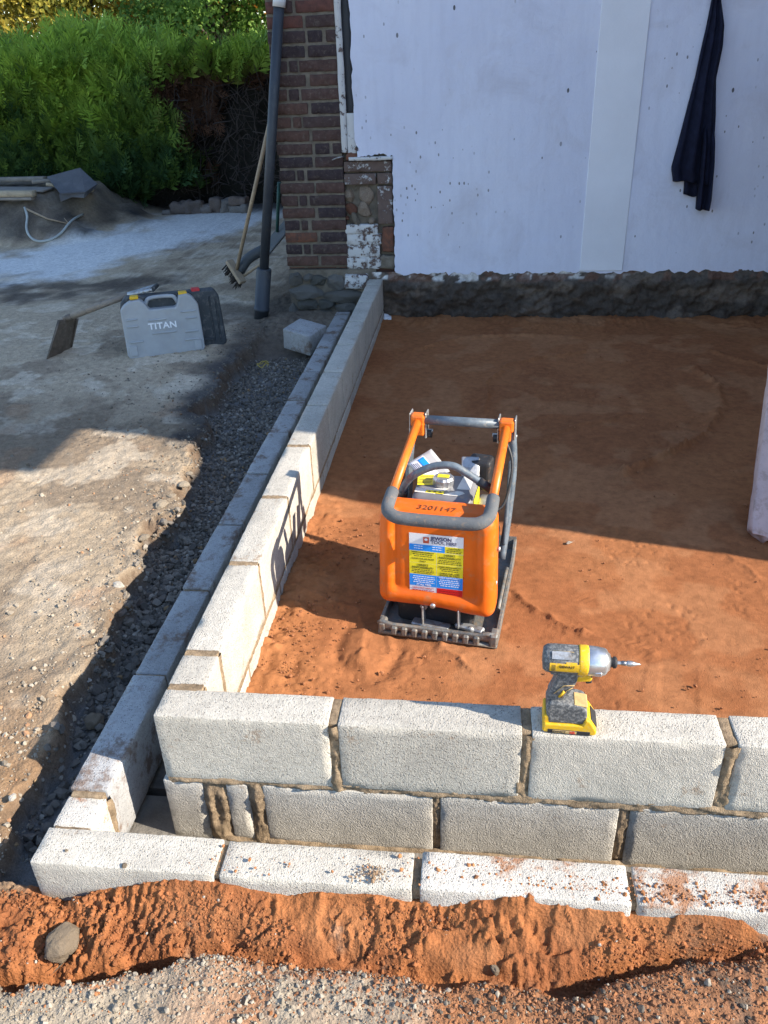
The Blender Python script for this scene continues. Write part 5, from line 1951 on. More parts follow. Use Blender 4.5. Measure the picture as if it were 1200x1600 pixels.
b.lathe([(0.0062, 0.116), (0.0066, 0.118), (0.0066, 0.126), (0.0055, 0.130), (0.003, 0.138), (0.0012, 0.146)], 14, 'X', (0, 0, HZ))
b.build('driver_bit', MAT['steel'], drv)
b = MB()
b.lathe([(0.0046, 0.1035), (0.0056, 0.104), (0.0056, 0.113), (0.0046, 0.1135)], 12, 'X', (0, 0, HZ))
b.build('bit_collar', MAT['steel_dark'], drv)

# ================================================================== COAT ON THE WALL
MAT['navy'] = plain('navy_fabric', (0.013, 0.015, 0.032), 0.92, var=0.35, vscale=20, bump=0.0012, bscale=400, spec=0.12)
coat = thing('coat', 'dark navy coat hanging against the white wall', 'coat', (2.15, PY, 1.98))
coat.location = (0, 0, 0)
CY = 4.40


def cz(zy, zx=300):
    return at(1030 + zx * 0.2124, zy * 0.2125, 1, CY)


Lp = [(400, 0), (360, 200), (318, 380), (280, 560), (210, 830), (150, 1060), (100, 1240), (112, 1335)]
Rp = [(468, 0), (490, 180), (480, 340), (432, 580), (432, 850), (412, 1200), (402, 1290), (396, 1340)]
Lw = np.array([cz(y, x) for x, y in Lp])
Rw = np.array([cz(y, x) for x, y in Rp])
zz = np.linspace(1.96, cz(1345)[2], 70)
lx = np.interp(-zz, -np.concatenate([[1.97], Lw[:, 2]]), np.concatenate([[2.145], Lw[:, 0]]))
rx = np.interp(-zz, -np.concatenate([[1.97], Rw[:, 2]]), np.concatenate([[2.175], Rw[:, 0]]))


def drape(zz, lx, rx, folds, seed, depth, hem=0.0, yb=PY - 0.004):
    n = 56
    P = []
    full = depth
    for i, z in enumerate(zz):
        depth = full * min(1.0, 0.1 + i / (0.35 * len(zz)))
        t = (1.97 - z) / 1.5
        row = []
        for k in range(n):
            a = 2 * math.pi * k / n
            u = 0.5 - 0.5 * math.cos(a)               # 0 left .. 1 right
            x = lx[i] + (rx[i] - lx[i]) * u
            fr_ = math.sin(a)
            if fr_ > 0:
                f = 0.5 + 0.5 * math.sin(folds * u * 2 * math.pi + 1.1 * math.sin(3 * t + seed) + seed)
                y = yb - 0.006 - depth * (fr_ ** 0.5) * (0.45 + 0.55 * f * min(1, 0.3 + t)) - 0.008 * math.sin(9 * t + 5 * u)
            else:
                y = yb - 0.004
            dz = 0
            if i == len(zz) - 1:
                dz = hem * math.sin(u * 5 + seed)
            row.append((x, y, z + dz))
        P.append(row)
    m = MB()
    V = [p for r in P for p in r]
    F = [[i * n + k, i * n + (k + 1) % n, (i + 1) * n + (k + 1) % n, (i + 1) * n + k] for i in range(len(zz) - 1) for k in range(n)]
    F.append([k for k in range(n)])
    F.append([(len(zz) - 1) * n + k for k in range(n)])
    m.add(V, F, True)
    return m


bm_ = drape(zz, lx, rx, 2.6, 0.6, 0.085, 0.012)
bm_.build('coat_body', MAT['navy'], coat)
z2 = np.linspace(1.05, cz(1545, 320)[2], 40)
sl_ = np.interp(-z2, -np.array([1.05, cz(1000, 330)[2], cz(1545, 280)[2]]), np.array([cz(850, 345)[0], cz(1000, 320)[0], cz(1545, 280)[0]]))
sr_ = np.interp(-z2, -np.array([1.05, cz(1200, 410)[2], cz(1470, 383)[2], cz(1545, 366)[2]]), np.array([cz(850, 415)[0], cz(1200, 410)[0], cz(1470, 384)[0], cz(1545, 368)[0]]))
drape(z2, sl_, sr_, 1.2, 2.0, 0.11, 0.0).build('coat_sleeve', MAT['navy'], coat)
z3 = np.linspace(0.95, cz(1445, 230)[2], 16)
drape(z3, np.linspace(cz(1200, 190)[0], cz(1440, 190)[0], 16), np.linspace(cz(1200, 300)[0], cz(1440, 290)[0], 16), 0.8, 1.0, 0.03, 0.01).build('coat_lining', MAT['navy'], coat)
h = MB()
h.tube([(2.16, PY + 0.03, 1.985), (2.16, PY - 0.06, 1.985), (2.16, PY - 0.07, 2.0)], 0.004, 8)
tag(h.build('wall_hook', MAT['galv'], None), 'steel hook in the white wall above the navy coat', 'hook')

# ================================================================== POST AT THE RIGHT
MAT['post'] = plain('pinkish_timber', (0.52, 0.36, 0.32), 0.85, var=0.14, vscale=9, bump=0.0015, bscale=60, dirt=(0.26, 0.16, 0.11), dirt_amt=0.25)
POST_TURN = 12
p0 = Vector(at(1192, 842, 2, SAND_Z + 0.01))
top = Vector(at(1293, 0, 1, 4.40))
d = (top - p0).normalized()
ln = (top - p0).length
Lq = 3.66


def post_fn(V):
    # chewed lower end
    e = sstep(-Lq / 2 + 0.06, -Lq / 2, V[:, 2])
    V = V.copy()
    V[:, 2] += e * (0.022 * vnoise(V[:, 0] * 45, V[:, 1] * 45, s=8) + 0.02 * (np.abs(V[:, 0]) > 0.03))
    V[:, 0] *= 1 - 0.12 * e
    return V


pm = rbox((0.115, 0.060, Lq), 0.02, 0.0035, 0.0008, 16, 3, 0.006, post_fn)
q = d.to_track_quat('Z', 'Y')
po = link('leaning_board', pm, MAT['post'], None, p0 + d * (Lq / 2 - 0.01))
po.rotation_mode = 'QUATERNION'
po.rotation_quaternion = q @ Matrix.Rotation(rad(POST_TURN), 3, 'Z').to_quaternion()
tag(po, 'pinkish flat sided board with a chipped foot leaning from the sand to the white wall', 'board')

# ================================================================== DOWNPIPE AND THINGS BY THE PIER
MAT['pipe'] = plain('grey_black_pvc', (0.032, 0.038, 0.048), 0.55, var=0.25, vscale=6, bump=0.0005, bscale=60, dirt=(0.09, 0.085, 0.08), dirt_amt=0.15)
MAT['pvc_white'] = plain('white_pvc', (0.6, 0.6, 0.6), 0.5, var=0.1)
dp = thing('downpipe', 'dark grey plastic downpipe leaning in front of the brick pier', 'downpipe', (-0.8, 4.28, -0.3))
dp.location = (0, 0, 0)
A = Vector(at(405, 505, 2, -0.29))
A = Vector((A.x, A.y + 0.05, -0.30))
Bp = Vector(at(436, 8, 1, HY - 0.05))
dirp = (Bp - A).normalized()
J = A + dirp * 0.40
b = MB()
b.tube([J - dirp * 0.03, Bp], 0.0335, 20)
b.build('pipe', MAT['pipe'], dp)
b = MB()
b.tube([A, A + dirp * 0.09, A + dirp * 0.092, A + dirp * 0.112, A + dirp * 0.114, A + dirp * 0.39, A + dirp * 0.40], [0.053, 0.053, 0.058, 0.058, 0.054, 0.054, 0.050], 24)
b.build('socket', MAT['pipe'], dp)
b = MB()
b.tube([Bp - dirp * 0.01, Bp + dirp * 0.05], 0.040, 20)
b.tube([Bp + dirp * 0.05, Bp + dirp * 1.4], 0.0335, 16)
b.build('white_coupler', MAT['pvc_white'], dp)

MAT['wood_pale'] = plain('pale_wood', (0.36, 0.27, 0.18), 0.8, var=0.2, vscale=14, bump=0.0008, bscale=80, dirt=(0.16, 0.13, 0.10), dirt_amt=0.25)
MAT['bristle'] = plain('dark_bristle', (0.05, 0.038, 0.03), 0.95, var=0.4, vscale=60, bump=0.004, bscale=300)
br = thing('broom', 'wooden yard broom leaning on the corner of the house behind the downpipe', 'broom')
hb = Vector(at(369, 424, 1, 4.95))
he = Vector(at(426, 170, 1, 4.60))
hg = float(hb.z)
b = MB()
b.tube([hb + (hb - he).normalized() * 0.02, he], 0.0145, 12)
b.build('broom_handle', MAT['wood_pale'], br)
h0, h1 = Vector(at(358, 408, 1, 4.98)), Vector(at(379, 441, 1, 4.90))
dv = (h1 - h0).normalized()
upv = (Vector((0, 0, 1)) - dv * dv.z).normalized()
M = Matrix.Translation((h0 + h1) / 2) @ Matrix((dv, upv.cross(dv), upv)).transposed().to_4x4()
b = MB()
bb = bmesh.new()
bmesh.ops.create_cube(bb, size=1)
for v in bb.verts:
    v.co = Vector((v.co.x * (h1 - h0).length * 1.05, v.co.y * 0.062, v.co.z * 0.034))
bmesh.ops.bevel(bb, geom=list(bb.edges), offset=0.006, segments=2, profile=0.5, affect='EDGES')
b.bm(bb, False, M)
b.build('broom_head', MAT['wood_pale'], br)
b = MB()
rb = random.Random(3)
for i in range(70):
    u = rb.uniform(-0.47, 0.47) * (h1 - h0).length
    w = rb.uniform(-0.022, 0.022)
    p = M @ Vector((u, w, -0.015))
    e = M @ Vector((u * 1.05, w * 1.7, -0.10 + rb.uniform(-0.01, 0.01)))
    b.tube([p, e], 0.0035, 4)
b.build('bristles', MAT['bristle'], br)

MAT['slate'] = plain('dark_slate', (0.055, 0.062, 0.07), 0.6, var=0.3, vscale=10, bump=0.001, dirt=(0.12, 0.11, 0.10), dirt_amt=0.25)
SY = 4.95
c4 = [at(413, 408, 1, 4.72), at(452, 362, 1, 4.72), at(453, 338, 1, 5.15), at(412, 386, 1, 5.15)]
so = link('slate_board', sheet([tuple(c) for c in c4], 6, 0.002, 0.014), MAT['slate'], None)
tag(so, 'dark grey board propped slanting against the house corner', 'board')
b = MB()
g0, g1, g2 = Vector(at(374, 424, 1, 4.98)), Vector(at(388, 404, 1, 5.0)), Vector(at(412, 390, 1, 5.02))
b.tube([g0, g1, g2], 0.042, 14, sub=5)
tag(b.build('flexible_duct', MAT['slate'], None), 'grey bent duct offcut lying behind the broom head', 'duct')
b = MB()
b.tube([at(379, 432, 1, 4.95), at(408, 412, 1, 4.85)], 0.012, 6)
tag(b.build('timber_batten', MAT['wood_pale'], None), 'thin pale batten lying under the bent grey duct', 'batten')
MAT['green'] = plain('green_stake', (0.015, 0.075, 0.065), 0.6, var=0.3)
b = MB()
b.tube([at(433, 362, 1, 5.0), at(436, 285, 1, 4.9)], 0.013, 8)
tag(b.build('green_stake', MAT['green'], None), 'dark green stake standing between the downpipe and the house corner', 'stake')

# ================================================================== TOOL CASES AND SHOVEL
MAT['case_grey'] = plain('grey_case_plastic', (0.34, 0.35, 0.36), 0.55, var=0.12, vscale=10, bump=0.0004, bscale=120, dirt=(0.36, 0.34, 0.31), dirt_amt=0.18)
MAT['case_dark'] = plain('dark_case_plastic', (0.030, 0.036, 0.042), 0.6, var=0.25, vscale=10, bump=0.0005, dirt=(0.15, 0.14, 0.13), dirt_amt=0.3)
MAT['latch_y'] = plain('yellow_latch', (0.72, 0.42, 0.01), 0.5, var=0.08, bump=0)
MAT['latch_r'] = plain('red_latch', (0.50, 0.015, 0.02), 0.5, var=0.08, bump=0)


def gz(x, y):
    return float(drive_z(np.array([x]), np.array([y]))[0][0])


A = at(207, 561, 2, -0.275)
Bq = at(316, 549, 2, -0.275)
ang = math.atan2(Bq[1] - A[1], Bq[0] - A[0])
cw = math.hypot(Bq[0] - A[0], Bq[1] - A[1])
CS = cw / 0.435
case = thing('tool_case', 'grey plastic tool case with TITAN lettering standing upright on the drive', 'tool case', ((A[0] + Bq[0]) / 2, (A[1] + Bq[1]) / 2, -0.283), (rad(-4), 0, ang))
case.scale = (CS, 1, 0.96)
# outline of the shell with the carry-handle recess
out = [(-0.225, 0.0), (0.215, 0.0), (0.240, 0.03), (0.235, 0.33), (0.205, 0.385), (0.175, 0.405), (0.125, 0.400), (0.108, 0.345), (0.095, 0.325), (-0.065, 0.325), (-0.085, 0.365), (-0.115, 0.395), (-0.175, 0.39), (-0.215, 0.365), (-0.238, 0.335), (-0.242, 0.03)]
b = MB()
b.prism(out, 0.0, 0.060, 0.010, 3)
shell = b.build('front_shell', MAT['case_grey'], case)
b = MB()
b.prism([(x * 0.985, z * 0.99 + 0.001) for x, z in out], 0.062, 0.125, 0.010, 3)
b.build('back_shell', MAT['case_grey'], case)
for (x0, x1, z) in ((-0.215, -0.145, 0.27), (-0.215, -0.145, 0.225), (-0.215, -0.13, 0.12), (0.12, 0.215, 0.29), (0.145, 0.215, 0.245), (0.13, 0.215, 0.155), (0.12, 0.215, 0.10), (-0.07, 0.08, 0.165), (-0.085, 0.03, 0.255)):
    b = MB()
    b.box(((x0 + x1) / 2, -0.0025, z), (x1 - x0, 0.012, 0.012), 0.004)
    b.build('moulded_rib', MAT['case_grey'], shell)
for x in (-0.20, 0.20):
    b = MB()
    b.box((x, -0.002, 0.06), (0.05, 0.01, 0.07), 0.004)
    b.build('corner_pad', MAT['case_grey'], shell)
link('case_lettering', text_mesh('TITAN', 0.058, 0.0015, bold=0.0014, space=1.05), MAT['white_ink'], shell, (0.0, -0.0035, 0.212), (rad(90), 0, 0))
for x in (-0.145, 0.150):
    b = MB()
    b.box((x, 0.06, 0.405), (0.052, 0.075, 0.018), 0.005, seg=2)
    b.build('latch', MAT['latch_y'], case)
b = MB()
b.tube([(-0.085, 0.065, 0.345), (-0.068, 0.065, 0.38), (-0.03, 0.065, 0.392), (0.06, 0.065, 0.392), (0.095, 0.065, 0.382), (0.112, 0.065, 0.345)], 0.013, 10, sub=3)
b.build('carry_handle', MAT['case_grey'], case)

D0 = at(357, 541, 2, -0.275)
case2 = thing('tool_case', 'dark plastic tool case with a red latch standing behind the grey case', 'tool case', (D0[0] - 0.33 * math.cos(ang + 0.02), D0[1] - 0.33 * math.sin(ang) + 0.005, -0.283), (rad(-4), 0, ang + 0.02))
out2 = [(-0.30, 0.0), (0.30, 0.0), (0.325, 0.03), (0.31, 0.34), (0.285, 0.385), (-0.29, 0.385), (-0.325, 0.34), (-0.325, 0.03)]
b = MB()
b.prism(out2, 0.03, 0.095, 0.014, 3)
b.build('front_shell', MAT['case_dark'], case2)
b = MB()
b.prism([(x * 0.985, z * 0.99) for x, z in out2], 0.097, 0.155, 0.012, 3)
b.build('back_shell', MAT['case_dark'], case2)
for (x, z, w, h_) in ((0.245, 0.19, 0.012, 0.30), (0.285, 0.19, 0.012, 0.30), (0.19, 0.06, 0.09, 0.02)):
    b = MB()
    b.box((x, 0.029, z), (w, 0.010, h_), 0.004)
    b.build('moulded_rib', MAT['case_dark'], case2)
b = MB()
b.box((0.165, 0.07, 0.378), (0.055, 0.07, 0.04), 0.006, seg=2)
b.build('latch', MAT['latch_r'], case2)

MAT['shaft'] = plain('weathered_ash', (0.25, 0.205, 0.16), 0.8, var=0.2, vscale=14, bump=0.0008, bscale=70, dirt=(0.10, 0.09, 0.08), dirt_amt=0.25)
MAT['rusty'] = plain('worn_blade_steel', (0.14, 0.11, 0.085), 0.6, 0.4, var=0.35, vscale=18, bump=0.001, dirt=(0.22, 0.18, 0.14), dirt_amt=0.35)
sh = thing('shovel', 'square mouthed shovel with wooden shaft resting its grip on the tool cases', 'shovel')
bl = [Vector(at(71, 566, 2, -0.285)), Vector(at(110, 548, 2, -0.285))]
tl = Vector(at(90, 500, 1, bl[0].y + 0.12))
tr = Vector(at(119, 497, 1, bl[1].y + 0.02))
m0 = sheet([tuple(bl[0]), tuple(bl[1]), tuple(tr), tuple(tl)], 10, 0.0, 0.004)
link('blade', m0, MAT['rusty'], sh)
nb = (bl[1] - bl[0]).cross(tl - bl[0]).normalized()
if nb.y > 0:
    nb = -nb
for (a_, c_) in ((bl[0], tl), (bl[1], tr)):
    w = nb * 0.018
    link('blade_side', sheet([tuple(a_), tuple(c_), tuple(c_ + w), tuple(a_ + w * 0.4)], 5, 0.0, 0.003), MAT['rusty'], sh)
neck = (tl + tr) / 2 + Vector((0.0, 0.0, 0.005))
gtop = Vector(at(200, 461, 1, 3.74))
gend = Vector(at(246, 448, 1, 3.76))
b = MB()
b.tube([neck - (gtop - neck) * 0.05, neck, neck + (gtop - neck) * 0.16], [0.018, 0.022, 0.020], 12)
b.build('blade_socket', MAT['rusty'], sh)
b = MB()
b.tube([neck + (gtop - neck) * 0.08, gtop], 0.021, 12)
b.build('shaft', MAT['shaft'], sh)
ax = (gend - gtop).normalized()
sd_ = ax.cross(Vector((0, 0, 1))).normalized()
L_ = (gend - gtop).length
b = MB()
for s_ in (-1, 1):
    b.tube([gtop, gtop + ax * L_ * 0.3 + sd_ * 0.03 * s_, gtop + ax * L_ * 0.6 + sd_ * 0.052 * s_, gtop + ax * L_ * 0.9 + sd_ * 0.056 * s_], [0.019, 0.014, 0.012, 0.012], 10, sub=3)
b.build('grip_yoke', MAT['galv'], sh)
b = MB()
b.tube([gtop + ax * L_ * 0.9 - sd_ * 0.06, gtop + ax * L_ * 0.9 + sd_ * 0.06], 0.015, 10)
b.build('grip_bar', MAT['case_dark'], sh)

# ================================================================== HEDGE SIDE: TIMBER, FELT, HOSE, RUBBLE
MAT['timber'] = plain('raw_timber', (0.40, 0.32, 0.22), 0.8, var=0.2, vscale=8, bump=0.001, bscale=60, dirt=(0.18, 0.15, 0.12), dirt_amt=0.25)
MAT['timber_grey'] = plain('weathered_timber', (0.24, 0.21, 0.18), 0.85, var=0.25, vscale=8, bump=0.001, bscale=60)


def plank(a, b_, w, t, mat, label):
    a, b_ = Vector(a), Vector(b_)
    dd = (b_ - a)
    me = rbox((dd.length, w, t), 0.06, 0.004, 0.001, 12, 4)
    o = link('timber_plank', me, mat, None, (a + b_) / 2)
    o.rotation_mode = 'QUATERNION'
    o.rotation_quaternion = dd.to_track_quat('X', 'Z')
    tag(o, label, 'plank', 'planks on the soil mound')
    return o


G0 = on_ground(56, 328)


def pl_at(dx, dy, up):
    x, y = G0.x + dx, G0.y + 0.10 + dy
    return (x, y, gz(x, y) + up)


zt = max(gz(G0.x - 0.2, G0.y + 0.1), gz(G0.x - 0.8, G0.y + 0.1))
plank((G0.x - 1.3, G0.y + 0.02, zt + 0.03), (G0.x, G0.y + 0.02, zt + 0.02), 0.13, 0.03, MAT['timber_grey'], 'thin pale board under the thick sawn plank at the hedge')
plank((G0.x - 1.3, G0.y + 0.02, zt + 0.082), (G0.x + 0.02, G0.y + 0.02, zt + 0.068), 0.11, 0.062, MAT['timber'], 'thick sawn plank end on top of the timber pile at the hedge')
plank(pl_at(-1.2, 0.30, 0.05), pl_at(0.02, 0.26, 0.04), 0.26, 0.022, MAT['timber_grey'], 'wide thin board lying behind the thick sawn plank')
plank(pl_at(-1.3, 0.75, 0.08), pl_at(-0.25, 0.75, 0.08), 0.10, 0.05, MAT['timber_grey'], 'short grey plank at the back of the timber pile')
plank(pl_at(-0.08, 0.42, 0.06), pl_at(0.42, 0.55, 0.10), 0.07, 0.035, MAT['timber'], 'narrow batten running from the timber pile under the grey felt')
plank(pl_at(-0.35, 0.62, 0.06), pl_at(0.25, 0.75, 0.09), 0.07, 0.04, MAT['timber_grey'], 'dark batten between the timber pile and the grey felt')

MAT['felt'] = plain('grey_roofing_felt', (0.105, 0.105, 0.115), 0.9, var=0.3, vscale=6, bump=0.003, bscale=60)
fe = thing('roofing_felt', 'grey folded sheet of roofing felt lying on the dark mound', 'roofing felt')
Yf = 7.95
F4 = [at(94, 302, 1, Yf - 0.15), at(133, 300, 1, Yf - 0.12), at(152, 287, 1, Yf + 0.08), at(125, 262, 1, Yf + 0.4), at(73, 276, 1, Yf + 0.3)]
cen = sum((Vector(p) for p in F4), Vector()) / 5
b = MB()
V = [Vector(p) for p in F4]
n = len(V)
b.add(V + [v + Vector((0, 0.006, -0.012)) for v in V], [list(range(n)), list(range(2 * n - 1, n - 1, -1))] + [[i, (i + 1) % n, (i + 1) % n + n, i + n] for i in range(n)])
b.build('felt_sheet', MAT['felt'], fe)
b = MB()
W2 = [Vector(at(92, 303, 1, Yf - 0.12)), Vector(at(132, 301, 1, Yf - 0.09)), Vector(at(150, 290, 1, Yf + 0.06)), Vector(at(147, 294, 1, Yf)), Vector(at(131, 309, 1, Yf - 0.1)), Vector(at(112, 308, 1, Yf - 0.1)), Vector(at(95, 315, 1, Yf - 0.12))]
n = len(W2)
b.add(W2 + [v + Vector((0.0, 0.02, -0.004)) for v in W2], [list(range(n)), list(range(2 * n - 1, n - 1, -1))] + [[i, (i + 1) % n, (i + 1) % n + n, i + n] for i in range(n)])
b.build('felt_fold', MAT['felt'], fe)

MAT['hose'] = plain('pale_hose', (0.40, 0.42, 0.40), 0.5, var=0.15, bump=0)
b = MB()
hp = [(39, 326), (43, 340), (42, 358), (46, 370), (56, 378), (70, 379), (85, 374), (97, 365), (108, 352), (118, 343), (130, 337)]
pts = []
for i, (u, v) in enumerate(hp):
    pts.append(on_ground(u, v, 0.012))
b.tube(pts, 0.0135, 8, sub=4)
tag(b.build('hose', MAT['hose'], None), 'pale thin hose looping down the dark soil mound', 'hose')
b = MB()
b.tube([on_ground(42, 329, 0.012), on_ground(75, 345, 0.02), on_ground(108, 352, 0.012)], [0.014, 0.010, 0.006], 6)
b.tube([on_ground(108, 352, 0.012), on_ground(101, 345, 0.03)], [0.008, 0.004], 5)
tag(b.build('dead_branch', MAT['wood_pale'], None), 'bare pale stick slanting from the timber pile to the hose', 'branch')

MAT['rubble'] = stone_mat('rubble_brick', (0.10, 0.09, 0.085), (0.15, 0.11, 0.09), (0.19, 0.175, 0.16), bump=0.006)
rub = [(285, 322, 0.30, 0.15, 'broken dark brick lump at the left end of the rubble row'), (305, 320, 0.24, 0.16, 'brown brick rubble beside the dark lump under the hedge'), (326, 326, 0.15, 0.10, 'small tan rubble piece low in the row under the hedge'),
       (338, 317, 0.16, 0.18, 'rounded greenish rubble stone in the middle of the row'), (352, 320, 0.12, 0.15, 'narrow dark brick standing in the rubble row'), (372, 322, 0.30, 0.10, 'long grey brick at the bottom of the small stack by the hedge'),
       (372, 311, 0.24, 0.09, 'flat grey brick on top of the small stack by the hedge'), (262, 335, 0.14, 0.06, 'flat dark stone lying in front of the rubble row')]
for i, (u, v, w, h_, lab) in enumerate(rub):
    p = at(u, v + 4, 1, 9.15)
    base_z = gz(p[0], 9.15)
    zc = base_z + h_ / 2 - 0.01 + (0.095 if 'on top' in lab else 0)
    me = rbox((w, 0.16, h_), 0.025, 0.03, 0.022, 12, i, 0.03)
    o = link('rubble_brick', me, MAT['rubble'], None, (p[0], 9.15, zc), (0, 0, 0.2 * math.sin(i * 2.1)))
    tag(o, lab, 'rubble', 'rubble along the hedge')

# small litter
MAT['tape'] = plain('yellow_tape', (0.45, 0.33, 0.06), 0.6, var=0.1, bump=0)
b = MB()
tc = at(411, 573, 2, -0.34)
pts = [Vector((tc[0] + 0.03 * math.cos(t) * (1 + 0.3 * math.sin(2 * t)), tc[1] + 0.045 * math.sin(t), -0.335 + 0.02 * abs(math.sin(1.3 * t)))) for t in np.linspace(0, 9.5, 26)]
b.tube(pts, 0.0028, 5)
tag(b.build('strapping_loop', MAT['tape'], None), 'thin tangled yellow strapping loop in the shaded trench', 'strapping')
pp = at(604, 503, 2, SAND_Z)
me = sheet([(-0.03, -0.03, 0), (0.03, -0.02, 0.005), (0.025, 0.03, 0.03), (-0.025, 0.02, 0.045)], 8, 0.012, 0.001, 5)
o = link('paper_scrap', me, MAT['lbl_white'], None, (pp[0] + 0.01, pp[1] - 0.02, SAND_Z + 0.015))
tag(o, 'crumpled white paper scrap on the sand by the far end of the block wall', 'paper')


# ================================================================== HEDGE AND TREES
def leaf_mat(name, trans=0.35, rough=0.6):
    k = NT(name)
    a = k.n('ShaderNodeAttribute', attribute_name='Col')
    k.done(a.outputs['Color'], rough, None, 0, 0.25)
    out = k.t.nodes['Material Output']
    tr = k.n('ShaderNodeBsdfTranslucent')
    k.l(a.outputs['Color'], tr.inputs['Color'])
    mx = k.n('ShaderNodeMixShader')
    mx.inputs[0].default_value = trans
    k.l(k.b.outputs[0], mx.inputs[1])
    k.l(tr.outputs[0], mx.inputs[2])
    k.l(mx.outputs[0], out.inputs[0])
    return k.m


MAT['conifer'] = leaf_mat('conifer_sprays', 0.25)
MAT['leaf'] = leaf_mat('autumn_leaves', 0.45)
MAT['bark'] = plain('bark', (0.07, 0.055, 0.042), 0.95, var=0.4, vscale=10, bump=0.01, bscale=40)
MAT['twig'] = plain('dead_twig', (0.07, 0.055, 0.05), 0.9, var=0.4, vscale=10, bump=0)


def sprays(P, D, N, Ls, cols, rng_, npair=8, wid=0.10):
    """feathery flat sprays: a stem with side leaflets lying in a plane; all joined into arrays"""
    n = len(P)
    D = D / np.linalg.norm(D, axis=1, keepdims=True)
    S = np.cross(D, N)
    S /= np.maximum(np.linalg.norm(S, axis=1, keepdims=True), 1e-6)
    Vs, Cs = [], []
    for k in range(npair * 2 + 1):
        if k == npair * 2:
            a = P
            tip = P + D * Ls[:, None]
            mid = (P + tip) / 2
            w = S * (Ls * 0.02)[:, None]
            quad_ = [a - w, mid - w, tip, mid + w]
            cc = cols
        else:
            sd_ = 1 if k % 2 else -1
            t = (k // 2 + 0.6) / npair
            t = np.clip(t + rng_.uniform(-0.04, 0.04, n), 0, 0.98)
            a = P + D * (Ls * t)[:, None]
            ll = Ls * (0.44 * (1 - t) ** 0.7 + 0.08) * rng_.uniform(0.75, 1.2, n)
            an = rng_.uniform(0.45, 0.75, n)
            dr = D * np.cos(an)[:, None] + S * (sd_ * np.sin(an))[:, None] + N * rng_.uniform(-0.25, 0.25, n)[:, None]
            tip = a + dr * ll[:, None]
            nr = np.cross(dr, N)
            w = nr * (ll * wid)[:, None]
            mid = a + dr * (ll * 0.55)[:, None]
            quad_ = [a, mid - w, tip, mid + w]
            cc = cols * rng_.uniform(0.8, 1.2, (n, 1))
        Vs.append(np.stack(quad_, 1))
        Cs.append(np.repeat(cc[:, None, :], 4, 1))
    V = np.concatenate(Vs).reshape(-1, 3)
    C_ = np.concatenate(Cs).reshape(-1, 3)
    F = np.arange(len(V)).reshape(-1, 4)
    return V, F, C_


r2 = np.random.default_rng(11)
HX0, HX1, HYF, HTOP = -10.5, 0.4, 9.45, 1.38
hedge = thing('hedge', 'tall feathery green conifer hedge with a bare brown patch by the house', 'hedge')


def hedge_front(x, z):
    return HYF + 0.22 * fbm(x * 1.1, z * 1.3, s=201, o=3) + 0.25 * np.clip((z - 0.9), 0, 2) ** 1.5 - 0.12 * np.sin(np.clip(z + 0.3, 0, 2) * 1.7)


def dead_mask(x, z):
    """bare patch of dead wood near the house"""
    w = 0.22 * fbm(x * 2.2, z * 2.2, s=205, o=3)
    a = sstep(-3.35, -2.85, x + w + 0.25 * np.clip(z - 0.7, -1, 1)) * sstep(1.30, 1.05, z + 0.4 * w)
    return a


n = 13000
x = np.concatenate([r2.uniform(-6.4, -1.2, int(n * 0.78)), r2.uniform(HX0, HX1, n - int(n * 0.78))])
z = -0.30 + (HTOP + 0.30) * r2.random(n) ** 0.85
dm = dead_mask(x, z)
keep = (r2.random(n) > dm * 1.05)
low = (z < -0.05) & (x > -3.6)
keep &= ~low
x, z, dm = x[keep], z[keep], dm[keep]
y = hedge_front(x, z) + r2.uniform(-0.05, 0.35, len(x))
top = r2.random(len(x)) < 0.16
z = np.where(top, HTOP + r2.uniform(-0.25, 0.02, len(x)) + 0.16 * fbm(x * 2.2, y * 0, s=221, o=3), z)
y = np.where(top, HYF + 0.35 + r2.uniform(0, 1.1, len(x)), y)
P = np.stack([x, y, z], 1)
D = np.stack([r2.normal(0.34, 0.34, len(x)), -0.55 + r2.normal(0, 0.25, len(x)), 0.75 + r2.normal(0, 0.25, len(x))], 1)
D[top] = np.stack([r2.normal(0.2, 0.3, top.sum()), r2.normal(-0.15, 0.25, top.sum()), np.full(top.sum(), 1.0)], 1)
N = np.stack([r2.normal(0, 0.5, len(x)), -1 + r2.normal(0, 0.4, len(x)), r2.normal(0.3, 0.4, len(x))], 1)
D /= np.linalg.norm(D, axis=1, keepdims=True)
N -= D * (N * D).sum(1, keepdims=True)
N /= np.linalg.norm(N, axis=1, keepdims=True)
Ls = r2.uniform(0.16, 0.46, len(x)) * np.where(top, 1.25, 1)
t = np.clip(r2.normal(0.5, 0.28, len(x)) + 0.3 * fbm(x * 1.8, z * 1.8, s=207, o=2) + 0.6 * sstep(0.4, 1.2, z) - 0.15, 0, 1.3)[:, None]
cols = np.array((0.040, 0.095, 0.030)) * (1 - t) + np.array((0.255, 0.390, 0.055)) * t  # paler top: skylight put into the leaf colour, along with new growth
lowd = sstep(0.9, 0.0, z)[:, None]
cols = cols * (1 - 0.4 * lowd) + np.array((0.035, 0.075, 0.035)) * 0.4 * lowd  # lower sprays: shade painted in as darker colour, along with older foliage
brn = (sstep(0.10, 0.7, dm) * (r2.random(len(x)) < 0.8))[:, None]
cols = cols * (1 - brn) + np.array((0.085, 0.042, 0.025)) * brn
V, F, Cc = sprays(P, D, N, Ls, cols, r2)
stuff(link('foliage', mesh_np('hedge_foliage', V, F, False, Cc), MAT['conifer'], hedge))
